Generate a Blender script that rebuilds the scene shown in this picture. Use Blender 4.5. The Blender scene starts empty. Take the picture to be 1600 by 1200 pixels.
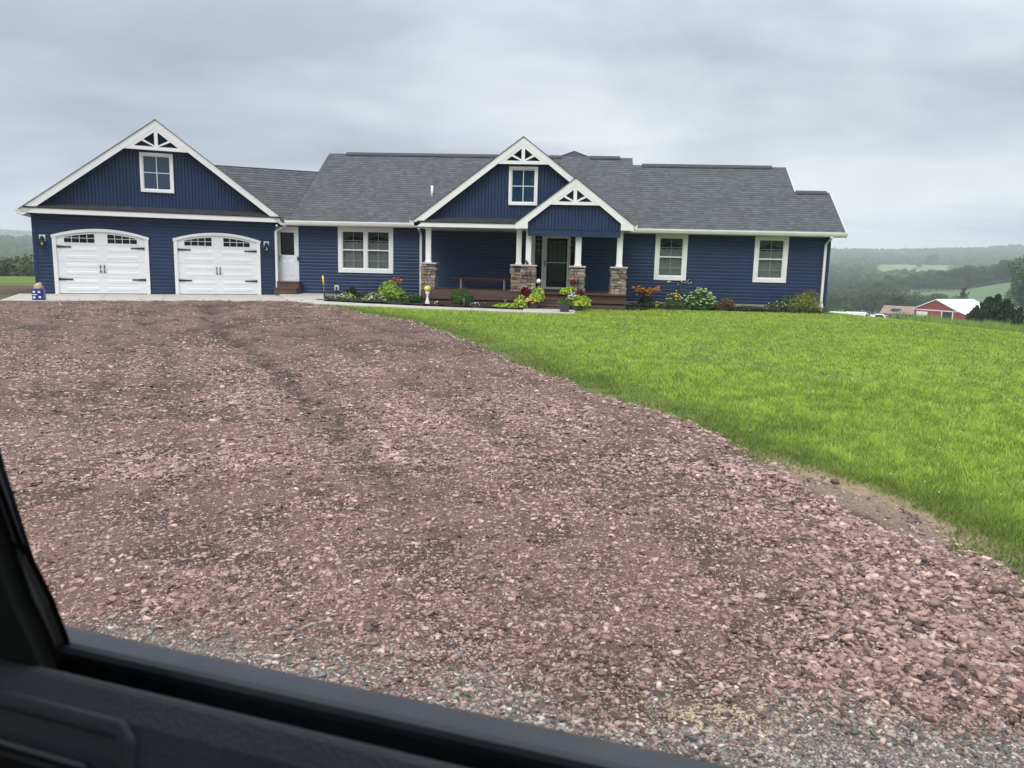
import bpy, math, random
import numpy as np
from mathutils import Matrix, Vector

rng = np.random.default_rng(7)
random.seed(7)
SC = bpy.context.scene
COL = SC.collection

# ------------------------------------------------------------------ camera
FPX = 1202.0                       # focal length in pixels of a 1600 px wide picture
PITCH, ROLL, YAW = 0.1571, 0.0228, -0.0557
CAM = np.array([0.0, -26.938, 1.3196])
cy_, sy_ = math.cos(YAW), math.sin(YAW)
cp_, sp_ = math.cos(PITCH), math.sin(PITCH)
cr_, sr_ = math.cos(ROLL), math.sin(ROLL)
FW = np.array([sy_ * cp_, cy_ * cp_, -sp_])
_r0 = np.array([cy_, -sy_, 0]); _u0 = np.array([sp_ * sy_, sp_ * cy_, cp_])
RT = cr_ * _r0 + sr_ * _u0
UP = -sr_ * _r0 + cr_ * _u0
cd = bpy.data.cameras.new('camera')
cam = bpy.data.objects.new('camera', cd); COL.objects.link(cam)
cd.sensor_width = 36.0; cd.lens = 36.0 * FPX / 1600.0
cd.clip_start = 0.05; cd.clip_end = 14000
cd.dof.use_dof = True; cd.dof.focus_distance = 24.0; cd.dof.aperture_fstop = 7.5
cam.matrix_world = Matrix(((RT[0], UP[0], -FW[0], CAM[0]), (RT[1], UP[1], -FW[1], CAM[1]), (RT[2], UP[2], -FW[2], CAM[2]), (0, 0, 0, 1)))
SC.camera = cam

# ------------------------------------------------------------------ sky, sun, exposure
SUN_EL, SUN_AZ = math.radians(48), math.radians(205)      # soft light from behind the camera
world = bpy.data.worlds.new("World"); SC.world = world; world.use_nodes = True
wn, wl = world.node_tree.nodes, world.node_tree.links
wn.clear()
def wnode(t, **k):
    n = wn.new(t)
    for a, b in k.items(): setattr(n, a, b)
    return n
tc = wnode('ShaderNodeTexCoord'); sep = wnode('ShaderNodeSeparateXYZ'); wl.new(tc.outputs['Generated'], sep.inputs[0])
def wmath(op, a, b=None, c=None):
    n = wnode('ShaderNodeMath', operation=op)
    for i, v in enumerate((a, b, c)):
        if v is None: continue
        if hasattr(v, 'is_linked'): wl.new(v, n.inputs[i])
        else: n.inputs[i].default_value = v
    return n.outputs[0]
zc = wmath('MAXIMUM', sep.outputs['Z'], 0.0)
den = wmath('ADD', zc, 0.16)
cx = wmath('DIVIDE', sep.outputs['X'], den); cyy = wmath('DIVIDE', sep.outputs['Y'], den)
comb = wnode('ShaderNodeCombineXYZ'); wl.new(cx, comb.inputs[0]); wl.new(cyy, comb.inputs[1]); wl.new(zc, comb.inputs[2])
mp = wnode('ShaderNodeMapping'); wl.new(comb.outputs[0], mp.inputs[0]); mp.inputs['Scale'].default_value = (0.75, 1.15, 1.0); mp.inputs['Rotation'].default_value = (0, 0, 0.35)
mp.inputs['Location'].default_value = (3.1, 0.6, 0)
ns = wnode('ShaderNodeTexNoise'); wl.new(mp.outputs[0], ns.inputs['Vector']); ns.inputs['Scale'].default_value = 0.62; ns.inputs['Detail'].default_value = 4.0; ns.inputs['Roughness'].default_value = 0.5; ns.inputs['Distortion'].default_value = 0.35
ramp = wnode('ShaderNodeValToRGB'); wl.new(ns.outputs['Fac'], ramp.inputs[0])
ramp.color_ramp.elements[0].position = 0.40; ramp.color_ramp.elements[0].color = (0.58, 0.63, 0.72, 1)
ramp.color_ramp.elements[1].position = 0.60; ramp.color_ramp.elements[1].color = (1.0, 1.0, 1.0, 1)
lift = wmath('MULTIPLY_ADD', wmath('MULTIPLY', wmath('MAXIMUM', wmath('SUBTRACT', zc, 0.22), 0.0), 1.0), 3.0, 1.0)                # an overcast sky brightens towards the zenith
lift = wmath('MULTIPLY', lift, 1.0)
base = wnode('ShaderNodeValToRGB'); wl.new(zc, base.inputs[0])
be = base.color_ramp.elements
be[0].position = 0.0; be[0].color = (0.685, 0.725, 0.775, 1)
be[1].position = 0.42; be[1].color = (0.62, 0.64, 0.665, 1)
m = base.color_ramp.elements.new(0.13); m.color = (0.665, 0.70, 0.745, 1)
mul = wnode('ShaderNodeMix', data_type='RGBA', blend_type='MULTIPLY'); mul.inputs['Factor'].default_value = 1.0
wl.new(base.outputs[0], mul.inputs['A']); wl.new(ramp.outputs[0], mul.inputs['B'])
mp2 = wnode('ShaderNodeMapping'); wl.new(tc.outputs['Generated'], mp2.inputs[0]); mp2.inputs['Scale'].default_value = (2.6, 2.6, 4.6); mp2.inputs['Rotation'].default_value = (0.12, 0.16, 0)
ns2 = wnode('ShaderNodeTexNoise'); wl.new(mp2.outputs[0], ns2.inputs['Vector']); ns2.inputs['Scale'].default_value = 1.3; ns2.inputs['Detail'].default_value = 8; ns2.inputs['Roughness'].default_value = 0.55; ns2.inputs['Distortion'].default_value = 0.25
rp2 = wnode('ShaderNodeValToRGB'); wl.new(ns2.outputs['Fac'], rp2.inputs[0])
rp2.color_ramp.elements[0].position = 0.36; rp2.color_ramp.elements[0].color = (0.80, 0.815, 0.84, 1)
rp2.color_ramp.elements[1].position = 0.62; rp2.color_ramp.elements[1].color = (1.06, 1.05, 1.03, 1)
mul2 = wnode('ShaderNodeMix', data_type='RGBA', blend_type='MULTIPLY'); mul2.inputs['Factor'].default_value = 1.0
wl.new(mul.outputs['Result'], mul2.inputs['A']); wl.new(rp2.outputs[0], mul2.inputs['B']); mul = mul2
vm = wnode('ShaderNodeVectorMath', operation='SCALE'); wl.new(mul.outputs['Result'], vm.inputs[0]); wl.new(lift, vm.inputs['Scale'])
nish = wnode('ShaderNodeTexSky', sky_type='NISHITA'); nish.sun_disc = False
nish.sun_elevation = SUN_EL; nish.sun_rotation = SUN_AZ; nish.air_density = 1.4; nish.dust_density = 3.0
bg1 = wnode('ShaderNodeBackground'); wl.new(nish.outputs[0], bg1.inputs[0]); bg1.inputs[1].default_value = 0.008
bg2 = wnode('ShaderNodeBackground'); wl.new(vm.outputs[0], bg2.inputs[0]); bg2.inputs[1].default_value = 0.95
add = wnode('ShaderNodeAddShader'); wl.new(bg1.outputs[0], add.inputs[0]); wl.new(bg2.outputs[0], add.inputs[1])
wo = wnode('ShaderNodeOutputWorld'); wl.new(add.outputs[0], wo.inputs[0])
sl = bpy.data.lights.new('sun', 'SUN'); sl.energy = 1.5; sl.angle = math.radians(35); sl.color = (1.0, 0.95, 0.88)
so = bpy.data.objects.new('sun', sl); COL.objects.link(so)
sdir = Vector((math.sin(SUN_AZ) * math.cos(SUN_EL), math.cos(SUN_AZ) * math.cos(SUN_EL), math.sin(SUN_EL)))
so.rotation_euler = sdir.to_track_quat('Z', 'Y').to_euler()
SC.view_settings.view_transform = 'Standard'; SC.view_settings.look = 'None'
SC.view_settings.exposure = 0.28; SC.view_settings.gamma = 1.0
SC.view_settings.use_curve_mapping = False
SC.cycles.max_bounces = 6; SC.cycles.diffuse_bounces = 3; SC.cycles.glossy_bounces = 3
SC.cycles.transmission_bounces = 4; SC.cycles.volume_bounces = 1; SC.cycles.transparent_max_bounces = 8
SC.cycles.use_denoising = True; SC.cycles.sample_clamp_indirect = 6

# ------------------------------------------------------------------ materials
def mat(name, color, rough=0.6, spec=0.5, noise=0.0, nscale=4.0, bump=0.0, bscale=60.0, attr=None, metal=0.0, coat=0.0, stretch=(1, 1, 1), translucent=0.0, second=None, backtint=None):
    m = bpy.data.materials.new(name); m.use_nodes = True
    n, l = m.node_tree.nodes, m.node_tree.links
    b = n['Principled BSDF']
    b.inputs['Roughness'].default_value = rough
    b.inputs['Specular IOR Level'].default_value = spec
    b.inputs['Metallic'].default_value = metal
    if coat: b.inputs['Coat Weight'].default_value = coat
    t = n.new('ShaderNodeTexCoord'); mp = n.new('ShaderNodeMapping'); mp.inputs['Scale'].default_value = stretch
    l.new(t.outputs['Object'], mp.inputs[0])
    col = None
    if noise > 0:
        nz = n.new('ShaderNodeTexNoise'); nz.inputs['Scale'].default_value = nscale; nz.inputs['Detail'].default_value = 6; nz.inputs['Roughness'].default_value = 0.65
        l.new(mp.outputs[0], nz.inputs['Vector'])
        rp = n.new('ShaderNodeValToRGB'); l.new(nz.outputs['Fac'], rp.inputs[0])
        lo = tuple(c * (1 - noise) for c in color) if second is None else second
        hi = tuple(min(1, c * (1 + noise)) for c in color)
        rp.color_ramp.elements[0].position = 0.32; rp.color_ramp.elements[0].color = (*lo, 1)
        rp.color_ramp.elements[1].position = 0.68; rp.color_ramp.elements[1].color = (*hi, 1)
        col = rp.outputs[0]
    if attr:
        at = n.new('ShaderNodeAttribute'); at.attribute_name = attr
        if col is None: col = at.outputs['Color']
        else:
            mx = n.new('ShaderNodeMix'); mx.data_type = 'RGBA'; mx.blend_type = 'MULTIPLY'; mx.inputs['Factor'].default_value = 1
            l.new(col, mx.inputs['A']); l.new(at.outputs['Color'], mx.inputs['B']); col = mx.outputs['Result']
    if col is None: b.inputs['Base Color'].default_value = (*color, 1)
    else: l.new(col, b.inputs['Base Color'])
    if bump > 0:
        nb = n.new('ShaderNodeTexNoise'); nb.inputs['Scale'].default_value = bscale; nb.inputs['Detail'].default_value = 5
        l.new(mp.outputs[0], nb.inputs['Vector'])
        bp = n.new('ShaderNodeBump'); bp.inputs['Strength'].default_value = bump; bp.inputs['Distance'].default_value = 0.02
        l.new(nb.outputs['Fac'], bp.inputs['Height']); l.new(bp.outputs[0], b.inputs['Normal'])
    if translucent > 0:
        tr = n.new('ShaderNodeBsdfTranslucent')
        if col is None: tr.inputs[0].default_value = (*color, 1)
        else: l.new(col, tr.inputs[0])
        ms = n.new('ShaderNodeMixShader'); ms.inputs[0].default_value = translucent
        l.new(b.outputs[0], ms.inputs[1]); l.new(tr.outputs[0], ms.inputs[2])
        l.new(ms.outputs[0], n['Material Output'].inputs['Surface'])
    return m

M = {}
M['navy'] = mat('navy_vinyl', (0.018, 0.038, 0.093), 0.45, 0.28, 0.14, 1.3, 0.05, 120)
M['white'] = mat('white_vinyl_trim', (0.78, 0.79, 0.79), 0.45, 0.5, 0.04, 2.0)
M['gutter'] = mat('white_aluminium', (0.74, 0.74, 0.71), 0.35, 0.5, 0.05, 3)
M['gdoor'] = mat('garage_door_paint', (0.74, 0.77, 0.80), 0.4, 0.5, 0.03, 2.5, 0.04, 180)
M['ddoor'] = mat('side_door_paint', (0.60, 0.63, 0.66), 0.4, 0.5, 0.04, 2.5)
M['soffit'] = mat('soffit_vinyl', (0.55, 0.55, 0.50), 0.55, 0.4, 0.05, 3)
M['black'] = mat('black_iron', (0.012, 0.012, 0.014), 0.45)
M['shingle'] = mat('asphalt_shingle', (1, 1, 1), 0.85, 0.3, 0.22, 55, 0.5, 220, attr='tint')
M['shingle_base'] = mat('roof_felt', (0.05, 0.052, 0.058), 0.9, 0.3)
M['ridge'] = mat('ridge_cap', (0.062, 0.065, 0.074), 0.85, 0.3, 0.3, 20)
M['foundation'] = mat('parged_foundation', (0.30, 0.28, 0.25), 0.9, 0.2, 0.15, 3, 0.3, 40)
M['concrete'] = mat('concrete', (0.42, 0.40, 0.355), 0.85, 0.25, 0.12, 1.8, 0.25, 60)
M['deck'] = mat('brown_decking', (0.095, 0.056, 0.046), 0.6, 0.4, 0.2, 1.5, 0.2, 30, stretch=(1, 6, 6))
M['bench'] = mat('bench_wood', (0.085, 0.052, 0.038), 0.7, 0.3, 0.3, 2, 0.2, 30, stretch=(1, 8, 8))
M['stone'] = mat('ledgestone', (1, 1, 1), 0.85, 0.3, 0.3, 14, 0.6, 70, attr='tint')
M['mortar'] = mat('mortar', (0.03, 0.025, 0.022), 0.95, 0.2)
M['cap'] = mat('cast_stone_cap', (0.44, 0.42, 0.40), 0.8, 0.3, 0.1, 6, 0.2, 50)
M['leaf'] = mat('leaf', (1, 1, 1), 0.5, 0.35, 0.0, attr='tint', translucent=0.3)
M['petal'] = mat('petal', (1, 1, 1), 0.6, 0.3, 0.0, attr='tint', translucent=0.2)
M['grass'] = mat('grass_blade', (1, 1, 1), 0.55, 0.25, 0.0, attr='tint', translucent=0.38)
M['gstone'] = mat('crushed_stone', (1, 1, 1), 0.55, 0.5, 0.25, 40, 0.4, 90, attr='tint')
M['bark'] = mat('bark', (0.07, 0.055, 0.04), 0.9, 0.2, 0.3, 5, 0.6, 20)
M['mulch'] = mat('dark_mulch', (0.035, 0.026, 0.02), 0.95, 0.2, 0.5, 25, 0.9, 60)
M['curtain'] = mat('sheer_curtain', (0.58, 0.61, 0.60), 0.9, 0.1, 0.08, 3)
M['muntin'] = mat('muntin_grey', (0.34, 0.37, 0.36), 0.5)
M['valance'] = mat('grey_valance', (0.22, 0.25, 0.23), 0.9, 0.1)
M['dark'] = mat('dark_interior', (0.018, 0.02, 0.02), 0.7, 0.2)
M['steel'] = mat('galvanised_steel', (0.35, 0.35, 0.36), 0.45, 0.5, 0.1, 8, metal=0.6)
M['plastic_white'] = mat('white_plastic', (0.78, 0.78, 0.78), 0.4)
M['barnred'] = mat('barn_red_metal', (0.27, 0.028, 0.028), 0.6, 0.4, 0.12, 0.5)
M['barnroof'] = mat('pale_metal_roof', (0.74, 0.77, 0.82), 0.4, 0.5, 0.06, 0.5)
M['tanroof'] = mat('tan_shingle_roof', (0.26, 0.19, 0.15), 0.9, 0.2, 0.15, 1)
M['brownwall'] = mat('brown_wall', (0.16, 0.10, 0.085), 0.8, 0.2, 0.15, 1)
M['vanwhite'] = mat('vehicle_white', (0.82, 0.83, 0.84), 0.3, 0.5, coat=0.4)
M['vanglass'] = mat('vehicle_glass', (0.03, 0.04, 0.05), 0.08)
M['tyre'] = mat('tyre', (0.02, 0.02, 0.02), 0.8)
M['pot'] = mat('charcoal_pot', (0.05, 0.05, 0.055), 0.5)
M['yellow'] = mat('yellow_plastic', (0.75, 0.55, 0.03), 0.4)
M['glassyellow'] = mat('yellow_green_glass', (0.62, 0.66, 0.10), 0.2)
M['lamp_glass'] = mat('lamp_glass', (0.10, 0.11, 0.10), 0.15)
M['carskin'] = mat('car_door_ledge', (0.055, 0.066, 0.080), 0.42, 0.5, 0.22, 9, 0.0)
M['raindrop'] = mat('rain_drop', (0.018, 0.023, 0.028), 0.15, 0.5)
M['carrubber'] = mat('car_rubber_seal', (0.006, 0.006, 0.007), 0.6)
M['carpanel'] = mat('car_door_panel', (0.040, 0.047, 0.058), 0.6, 0.35, 0.2, 7, 0.25, 260)
M['greencar'] = mat('green_car_paint', (0.02, 0.06, 0.05), 0.3)
M['bundle'] = mat('pale_pink_wrap', (0.55, 0.44, 0.42), 0.6)
M['cartrim'] = mat('pillar_trim_cloth', (0.003, 0.0035, 0.0035), 0.9)
M['darkdoor'] = mat('inner_door_dark', (0.03, 0.035, 0.03), 0.5)
M['bag'] = mat('blue_printed_bag', (0.02, 0.03, 0.20), 0.35)
M['beige'] = mat('beige_cloth', (0.5, 0.38, 0.26), 0.9, 0.2, 0.2, 20)

def glass_mat(name, base, rough=0.03, alpha=0.55):
    m = bpy.data.materials.new(name); m.use_nodes = True
    n, l = m.node_tree.nodes, m.node_tree.links
    b = n['Principled BSDF']; b.inputs['Base Color'].default_value = (*base, 1); b.inputs['Roughness'].default_value = rough
    b.inputs['IOR'].default_value = 1.52
    tr = n.new('ShaderNodeBsdfTransparent'); tr.inputs[0].default_value = (0.84, 0.865, 0.855, 1)
    ms = n.new('ShaderNodeMixShader'); ms.inputs[0].default_value = alpha
    l.new(tr.outputs[0], ms.inputs[1]); l.new(b.outputs[0], ms.inputs[2]); l.new(ms.outputs[0], n['Material Output'].inputs['Surface'])
    return m
M['pane'] = glass_mat('window_glass', (0.02, 0.028, 0.026), 0.04, 0.22)
M['atticpane'] = mat('attic_glass', (0.012, 0.040, 0.085), 0.03, 0.6)
M['darkpane'] = mat('dark_glass', (0.006, 0.007, 0.008), 0.05, 0.22)

# ------------------------------------------------------------------ mesh helpers
def link(name, me, parent=None, loc=None, rot=None):
    o = bpy.data.objects.new(name, me); COL.objects.link(o)
    if parent is not None: o.parent = parent
    if loc is not None: o.location = loc
    if rot is not None: o.rotation_euler = rot
    return o
def tag(o, label=None, cat=None, group=None, kind=None):
    if label: o['label'] = label
    if cat: o['category'] = cat
    if group: o['group'] = group
    if kind: o['kind'] = kind
    return o
def thing(name, label, cat, loc=(0, 0, 0), rz=0, group=None):
    o = link(name, None, None, loc, (0, 0, rz)); o.empty_display_size = 0.2
    return tag(o, label, cat, group)
def group_part(name, parent):        # a part that only gathers sub-parts
    return link(name, None, parent)
def np_mesh(name, V, F, m, tint=None, smooth=False, fl=None):
    """V (n,3), F (k,3|4) arrays; tint per vertex (n,3)"""
    V = np.asarray(V, dtype=np.float32); F = np.asarray(F, dtype=np.int32)
    me = bpy.data.meshes.new(name)
    k, s = F.shape
    me.vertices.add(len(V)); me.vertices.foreach_set('co', V.ravel())
    me.loops.add(k * s); me.loops.foreach_set('vertex_index', F.ravel())
    me.polygons.add(k); me.polygons.foreach_set('loop_start', np.arange(0, k * s, s, dtype=np.int32)); me.polygons.foreach_set('loop_total', np.full(k, s, dtype=np.int32))
    if smooth: me.polygons.foreach_set('use_smooth', np.ones(k, dtype=bool))
    if tint is not None:
        a = me.color_attributes.new('tint', 'FLOAT_COLOR', 'POINT')
        a.data.foreach_set('color', np.concatenate([tint, np.ones((len(V), 1))], 1).astype(np.float32).ravel())
    me.update(calc_edges=True); me.validate()
    me.materials.append(m)
    return me

class MB:
    """collects boxes, prisms and tubes; transformed by tf(point)"""
    def __init__(s, tf=None): s.v = []; s.f = []; s.c = []; s.tf = tf; s.cur = None
    def add(s, vs, fs):
        b = len(s.v)
        for p in vs:
            s.v.append(tuple(s.tf(*p)) if s.tf else tuple(p)); s.c.append(s.cur or (1, 1, 1))
        s.f += [tuple(b + i for i in f) for f in fs]
        return s
    def box(s, x0, x1, y0, y1, z0, z1):
        return s.add([(x0, y0, z0), (x1, y0, z0), (x1, y1, z0), (x0, y1, z0), (x0, y0, z1), (x1, y0, z1), (x1, y1, z1), (x0, y1, z1)],
                     [(0, 3, 2, 1), (4, 5, 6, 7), (0, 1, 5, 4), (1, 2, 6, 5), (2, 3, 7, 6), (3, 0, 4, 7)])
    def prism(s, pts, y0, y1):
        """polygon in (x,z), extruded along y (y0 front)"""
        n = len(pts)
        vs = [(x, y0, z) for x, z in pts] + [(x, y1, z) for x, z in pts]
        fs = [tuple(range(n)), tuple(range(2 * n - 1, n - 1, -1))] + [(i + n, (i + 1) % n + n, (i + 1) % n, i) for i in range(n)]
        return s.add(vs, fs)
    def prismx(s, pts, x0, x1):
        n = len(pts)
        vs = [(x0, y, z) for y, z in pts] + [(x1, y, z) for y, z in pts]
        fs = [tuple(range(n)), tuple(range(2 * n - 1, n - 1, -1))] + [(i + n, (i + 1) % n + n, (i + 1) % n, i) for i in range(n)]
        return s.add(vs, fs)
    def prismz(s, pts, z0, z1):
        n = len(pts)
        vs = [(x, y, z0) for x, y in pts] + [(x, y, z1) for x, y in pts]
        fs = [tuple(range(n - 1, -1, -1)), tuple(range(n, 2 * n))] + [(i, (i + 1) % n, (i + 1) % n + n, i + n) for i in range(n)]
        return s.add(vs, fs)
    def slab(s, pts, th):
        """3-d polygon thickened downwards by th"""
        n = len(pts)
        vs = [tuple(p) for p in pts] + [(p[0], p[1], p[2] - th) for p in pts]
        fs = [tuple(range(n)), tuple(range(2 * n - 1, n - 1, -1))] + [(i + n, (i + 1) % n + n, (i + 1) % n, i) for i in range(n)]
        return s.add(vs, fs)
    def tube(s, pts, r, n=8, r1=None):
        pts = [np.array(p, float) for p in pts]; rings = []
        L = len(pts)
        for i, p in enumerate(pts):
            d = pts[min(i + 1, L - 1)] - pts[max(i - 1, 0)]; d /= np.linalg.norm(d) + 1e-9
            u = np.cross(d, (0, 0, 1) if abs(d[2]) < 0.9 else (1, 0, 0)); u /= np.linalg.norm(u); w = np.cross(d, u)
            rr = r if r1 is None else r + (r1 - r) * i / (L - 1)
            rings.append([p + rr * (math.cos(2 * math.pi * k / n) * u + math.sin(2 * math.pi * k / n) * w) for k in range(n)])
        vs = [q for R in rings for q in R]
        fs = [(i * n + k, i * n + (k + 1) % n, (i + 1) * n + (k + 1) % n, (i + 1) * n + k) for i in range(L - 1) for k in range(n)]
        fs += [tuple(range(n - 1, -1, -1)), tuple((L - 1) * n + k for k in range(n))]
        return s.add(vs, fs)
    def lathe(s, prof, n=16, at=(0, 0, 0)):
        vs = [(at[0] + r * math.cos(2 * math.pi * k / n), at[1] + r * math.sin(2 * math.pi * k / n), at[2] + z) for r, z in prof for k in range(n)]
        L = len(prof)
        fs = [(i * n + k, i * n + (k + 1) % n, (i + 1) * n + (k + 1) % n, (i + 1) * n + k) for i in range(L - 1) for k in range(n)]
        fs += [tuple(range(n - 1, -1, -1)), tuple((L - 1) * n + k for k in range(n))]
        return s.add(vs, fs)
    def mesh(s, name, m, smooth=False, tint=False, bevel=0):
        me = bpy.data.meshes.new(name); me.from_pydata(s.v, [], s.f); me.update(); me.materials.append(m)
        if smooth: me.polygons.foreach_set('use_smooth', [True] * len(me.polygons))
        if tint:
            a = me.color_attributes.new('tint', 'FLOAT_COLOR', 'POINT')
            a.data.foreach_set('color', np.array([(*c, 1) for c in s.c], dtype=np.float32).ravel())
        return me
    def build(s, name, m, parent=None, smooth=False, tint=False, bevel=0.0, kind=None, label=None):
        o = link(name, s.mesh(name, m, smooth, tint), parent)
        if bevel:
            b = o.modifiers.new('bevel', 'BEVEL'); b.width = bevel; b.segments = 2; b.limit_method = 'ANGLE'
        if kind: o['kind'] = kind
        if label: o['label'] = label
        return o

def smooth01(t): t = np.clip(t, 0, 1); return t * t * (3 - 2 * t)
# cheap periodic-free value noise on numpy arrays
_perm = np.random.default_rng(3).random((256, 256))
def vnoise(x, y, s=1.0):
    x = np.asarray(x, float) / s; y = np.asarray(y, float) / s
    xi = np.floor(x).astype(int); yi = np.floor(y).astype(int); fx = x - xi; fy = y - yi
    fx = fx * fx * (3 - 2 * fx); fy = fy * fy * (3 - 2 * fy)
    g = lambda a, b: _perm[a % 256, b % 256]
    return (g(xi, yi) * (1 - fx) + g(xi + 1, yi) * fx) * (1 - fy) + (g(xi, yi + 1) * (1 - fx) + g(xi + 1, yi + 1) * fx) * fy
def fbm(x, y, s=1.0, o=4):
    r = 0; a = 0.5; t = 0
    for i in range(o): r = r + a * vnoise(x + 17.3 * i, y - 9.1 * i, s); t += a; a *= 0.5; s *= 0.5
    return r / t

# ------------------------------------------------------------------ terrain
def az_of(px, y=410.0):
    d = FW + RT * (px - 800) / FPX - UP * (y - 600.0) / FPX
    return math.atan2(d[0], d[1])
LR = np.log([45, 60, 90, 120, 150, 250, 330, 450, 525, 600, 700, 900, 1100, 1400, 2000, 2600, 3200, 4000, 4800])
TAB = [  # pixel column (left to right), heights at the distances above
    (-900, [-.4, -.6, -1, -2, -3, -6, -8, -9, -9, -9, -9, -8, -6, 0, 6, 10, 20, 30, 30]),
    (-60,  [-.3, -1.3, -5, -9, -13, -17, -19, -18, -17, -16, -14, -6, 6, 10, 0, 40, 64, 68, 66]),
    (60,   [-.3, -1.3, -5, -9, -13, -17, -19, -18, -17, -16, -13, -5, 6, 10, 0, 33, 52, 56, 55]),
    (420,  [-.3, -1.3, -5, -8, -10, -12, -14, -14, -14, -14, -12, -8, -4, 0, 6, 8, 20, 40, 40]),
    (1100, [-1, -3, -6, -9, -11, -13, -15, -15, -14, -13, -12, -7, -3, 4, 20, 18, 20, 20, 20]),
    (1290, [-2, -4, -7, -10, -12, -13.5, -16, -15.5, -15, -14, -12, -8, -3, 8, 31, 26, 20, 20, 20]),
    (1390, [-2, -4, -7, -10, -12, -13.5, -16, -15, -14, -14, -13, -9, -2.5, 11.5, 31, 28, 20, 20, 20]),
    (1480, [-2, -4, -7, -10, -12, -13.5, -15, -12, -10, -11, -12, -9, -2.5, 11.5, 35, 30, 20, 20, 20]),
    (1600, [-2, -4, -6.5, -9.5, -11, -13, -13, -7, -3.5, -5, -8, -8, -2, 13, 44, 38, 20, 20, 20]),
    (1900, [-2, -4, -6, -9, -10, -11, -10, -5, 0, -2, -5, -6, 0, 15, 44, 40, 20, 20, 20]),
    (3400, [-.4, -.6, -1, -2, -3, -6, -8, -9, -9, -9, -9, -8, -6, 0, 6, 10, 20, 30, 30])]
TAZ = np.array([az_of(t[0]) for t in TAB]); TAZ[0] = -1.9; TAZ[-1] = 1.9
TZ = np.array([t[1] for t in TAB], float)
def ease(t): return t * t * (3 - 2 * t)
def terrain(x, y):
    x = np.asarray(x, float); y = np.asarray(y, float)
    t = smooth01((-y - 5) / 17.0)
    near = -0.09 - 0.26 * t
    s = (x - 8.1) * 0.956 + (y + 1.1) * 0.292
    s = np.maximum(s, 0)
    near = near - 0.125 * (s - 1.3 * (1 - np.exp(-s / 1.3)))
    b = np.maximum(y - 16, 0)
    near = near - 0.05 * (b - 3 * (1 - np.exp(-b / 3)))
    r = np.hypot(x, y - CAM[1]); az = np.arctan2(x, y - CAM[1])
    lr = np.clip(np.log(np.maximum(r, 45)), LR[0], LR[-1])
    j = np.clip(np.searchsorted(LR, lr, side='right') - 1, 0, len(LR) - 2)
    fj = ease((lr - LR[j]) / (LR[j + 1] - LR[j]))
    a = np.clip(az, TAZ[0], TAZ[-1])
    i = np.clip(np.searchsorted(TAZ, a, side='right') - 1, 0, len(TAZ) - 2)
    fi = ease((a - TAZ[i]) / (TAZ[i + 1] - TAZ[i]))
    far = (TZ[i, j] * (1 - fj) + TZ[i, j + 1] * fj) * (1 - fi) + (TZ[i + 1, j] * (1 - fj) + TZ[i + 1, j + 1] * fj) * fi
    far = far + (fbm(x, y, 260, 3) - 0.5) * np.clip((r - 700) / 1500, 0, 1) * 9
    w = smooth01((r - 46) / 50)
    return near * (1 - w) + far * w
def tz(x, y): return float(terrain(x, y))

# edge of the lawn towards the drive (y -> x), measured on the ground
EY = np.array([-30, -24.2, -22.8, -22.38, -22.0, -21.55, -21.1, -20.5, -19.76, -18.78, -17.8, -16.66, -14.9, -13.5, -11.38, -9.29, -8.17, -7.05, -5.16, -4.2, -3.4])
EX = np.array([3.0, 2.8, 2.59, 2.47, 2.37, 2.22, 2.10, 1.83, 1.55, 1.20, 0.65, 0.12, -0.68, -1.21, -2.2, -3.39, -4.24, -5.17, -6.4, -7.27, -7.45])
def edge_x(y): return np.interp(y, EY, EX)
GA, GX, GY = 0.465, -9.873, -0.196
gc, gs = math.cos(GA), math.sin(GA)
def gar(t, off, z):            # garage frame: t along its front (0 = right corner), off forward, z up -> world
    return (GX + t * gc + off * gs, GY + t * gs - off * gc, z)
def gar_inv(x, y):
    dx, dy = x - GX, y - GY
    return dx * gc + dy * gs, dx * gs - dy * gc

def under_drive(x, y):
    t, off = gar_inv(x, y)
    return smooth01((edge_x(y) - 0.45 - x) / 0.35) * smooth01((off - 3.25) / 0.4) * (x > -25.5) * ((y < -3.9) | (x < -8.2)) * (np.hypot(x, y - CAM[1]) < 60)
# ground sheet (polar grid round the camera, out to the horizon)
azs = np.concatenate([np.radians(np.arange(-180, -44, 4.0)), np.radians(np.arange(-44, 40, 0.25)), np.radians(np.arange(40, 180, 4.0))])
rs = np.exp(np.arange(math.log(0.7), math.log(4750), 0.0165))
RR, AA = np.meshgrid(rs, azs, indexing='ij')
GXX = RR * np.sin(AA); GYY = CAM[1] + RR * np.cos(AA)
GZZ = terrain(GXX, GYY)
GZZ = GZZ + (fbm(GXX, GYY, 1.3, 3) - 0.5) * 0.05 * np.clip((RR - 3) / 6, 0, 1) * np.clip((9.5 - GXX) / 3 + 1, 0.2, 1) * (GYY < -4)
GZZ = GZZ - 0.14 * under_drive(GXX, GYY)
nr, na = RR.shape
idx = np.arange(nr * na).reshape(nr, na)
F = np.stack([idx[:-1, :], np.roll(idx, -1, 1)[:-1, :], np.roll(idx, -1, 1)[1:, :], idx[1:, :]], -1).reshape(-1, 4)[:, ::-1]
V = np.stack([GXX, GYY, GZZ], -1).reshape(-1, 3)
V = np.vstack([V, [[0, CAM[1], tz(0, CAM[1])]]])
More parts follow.
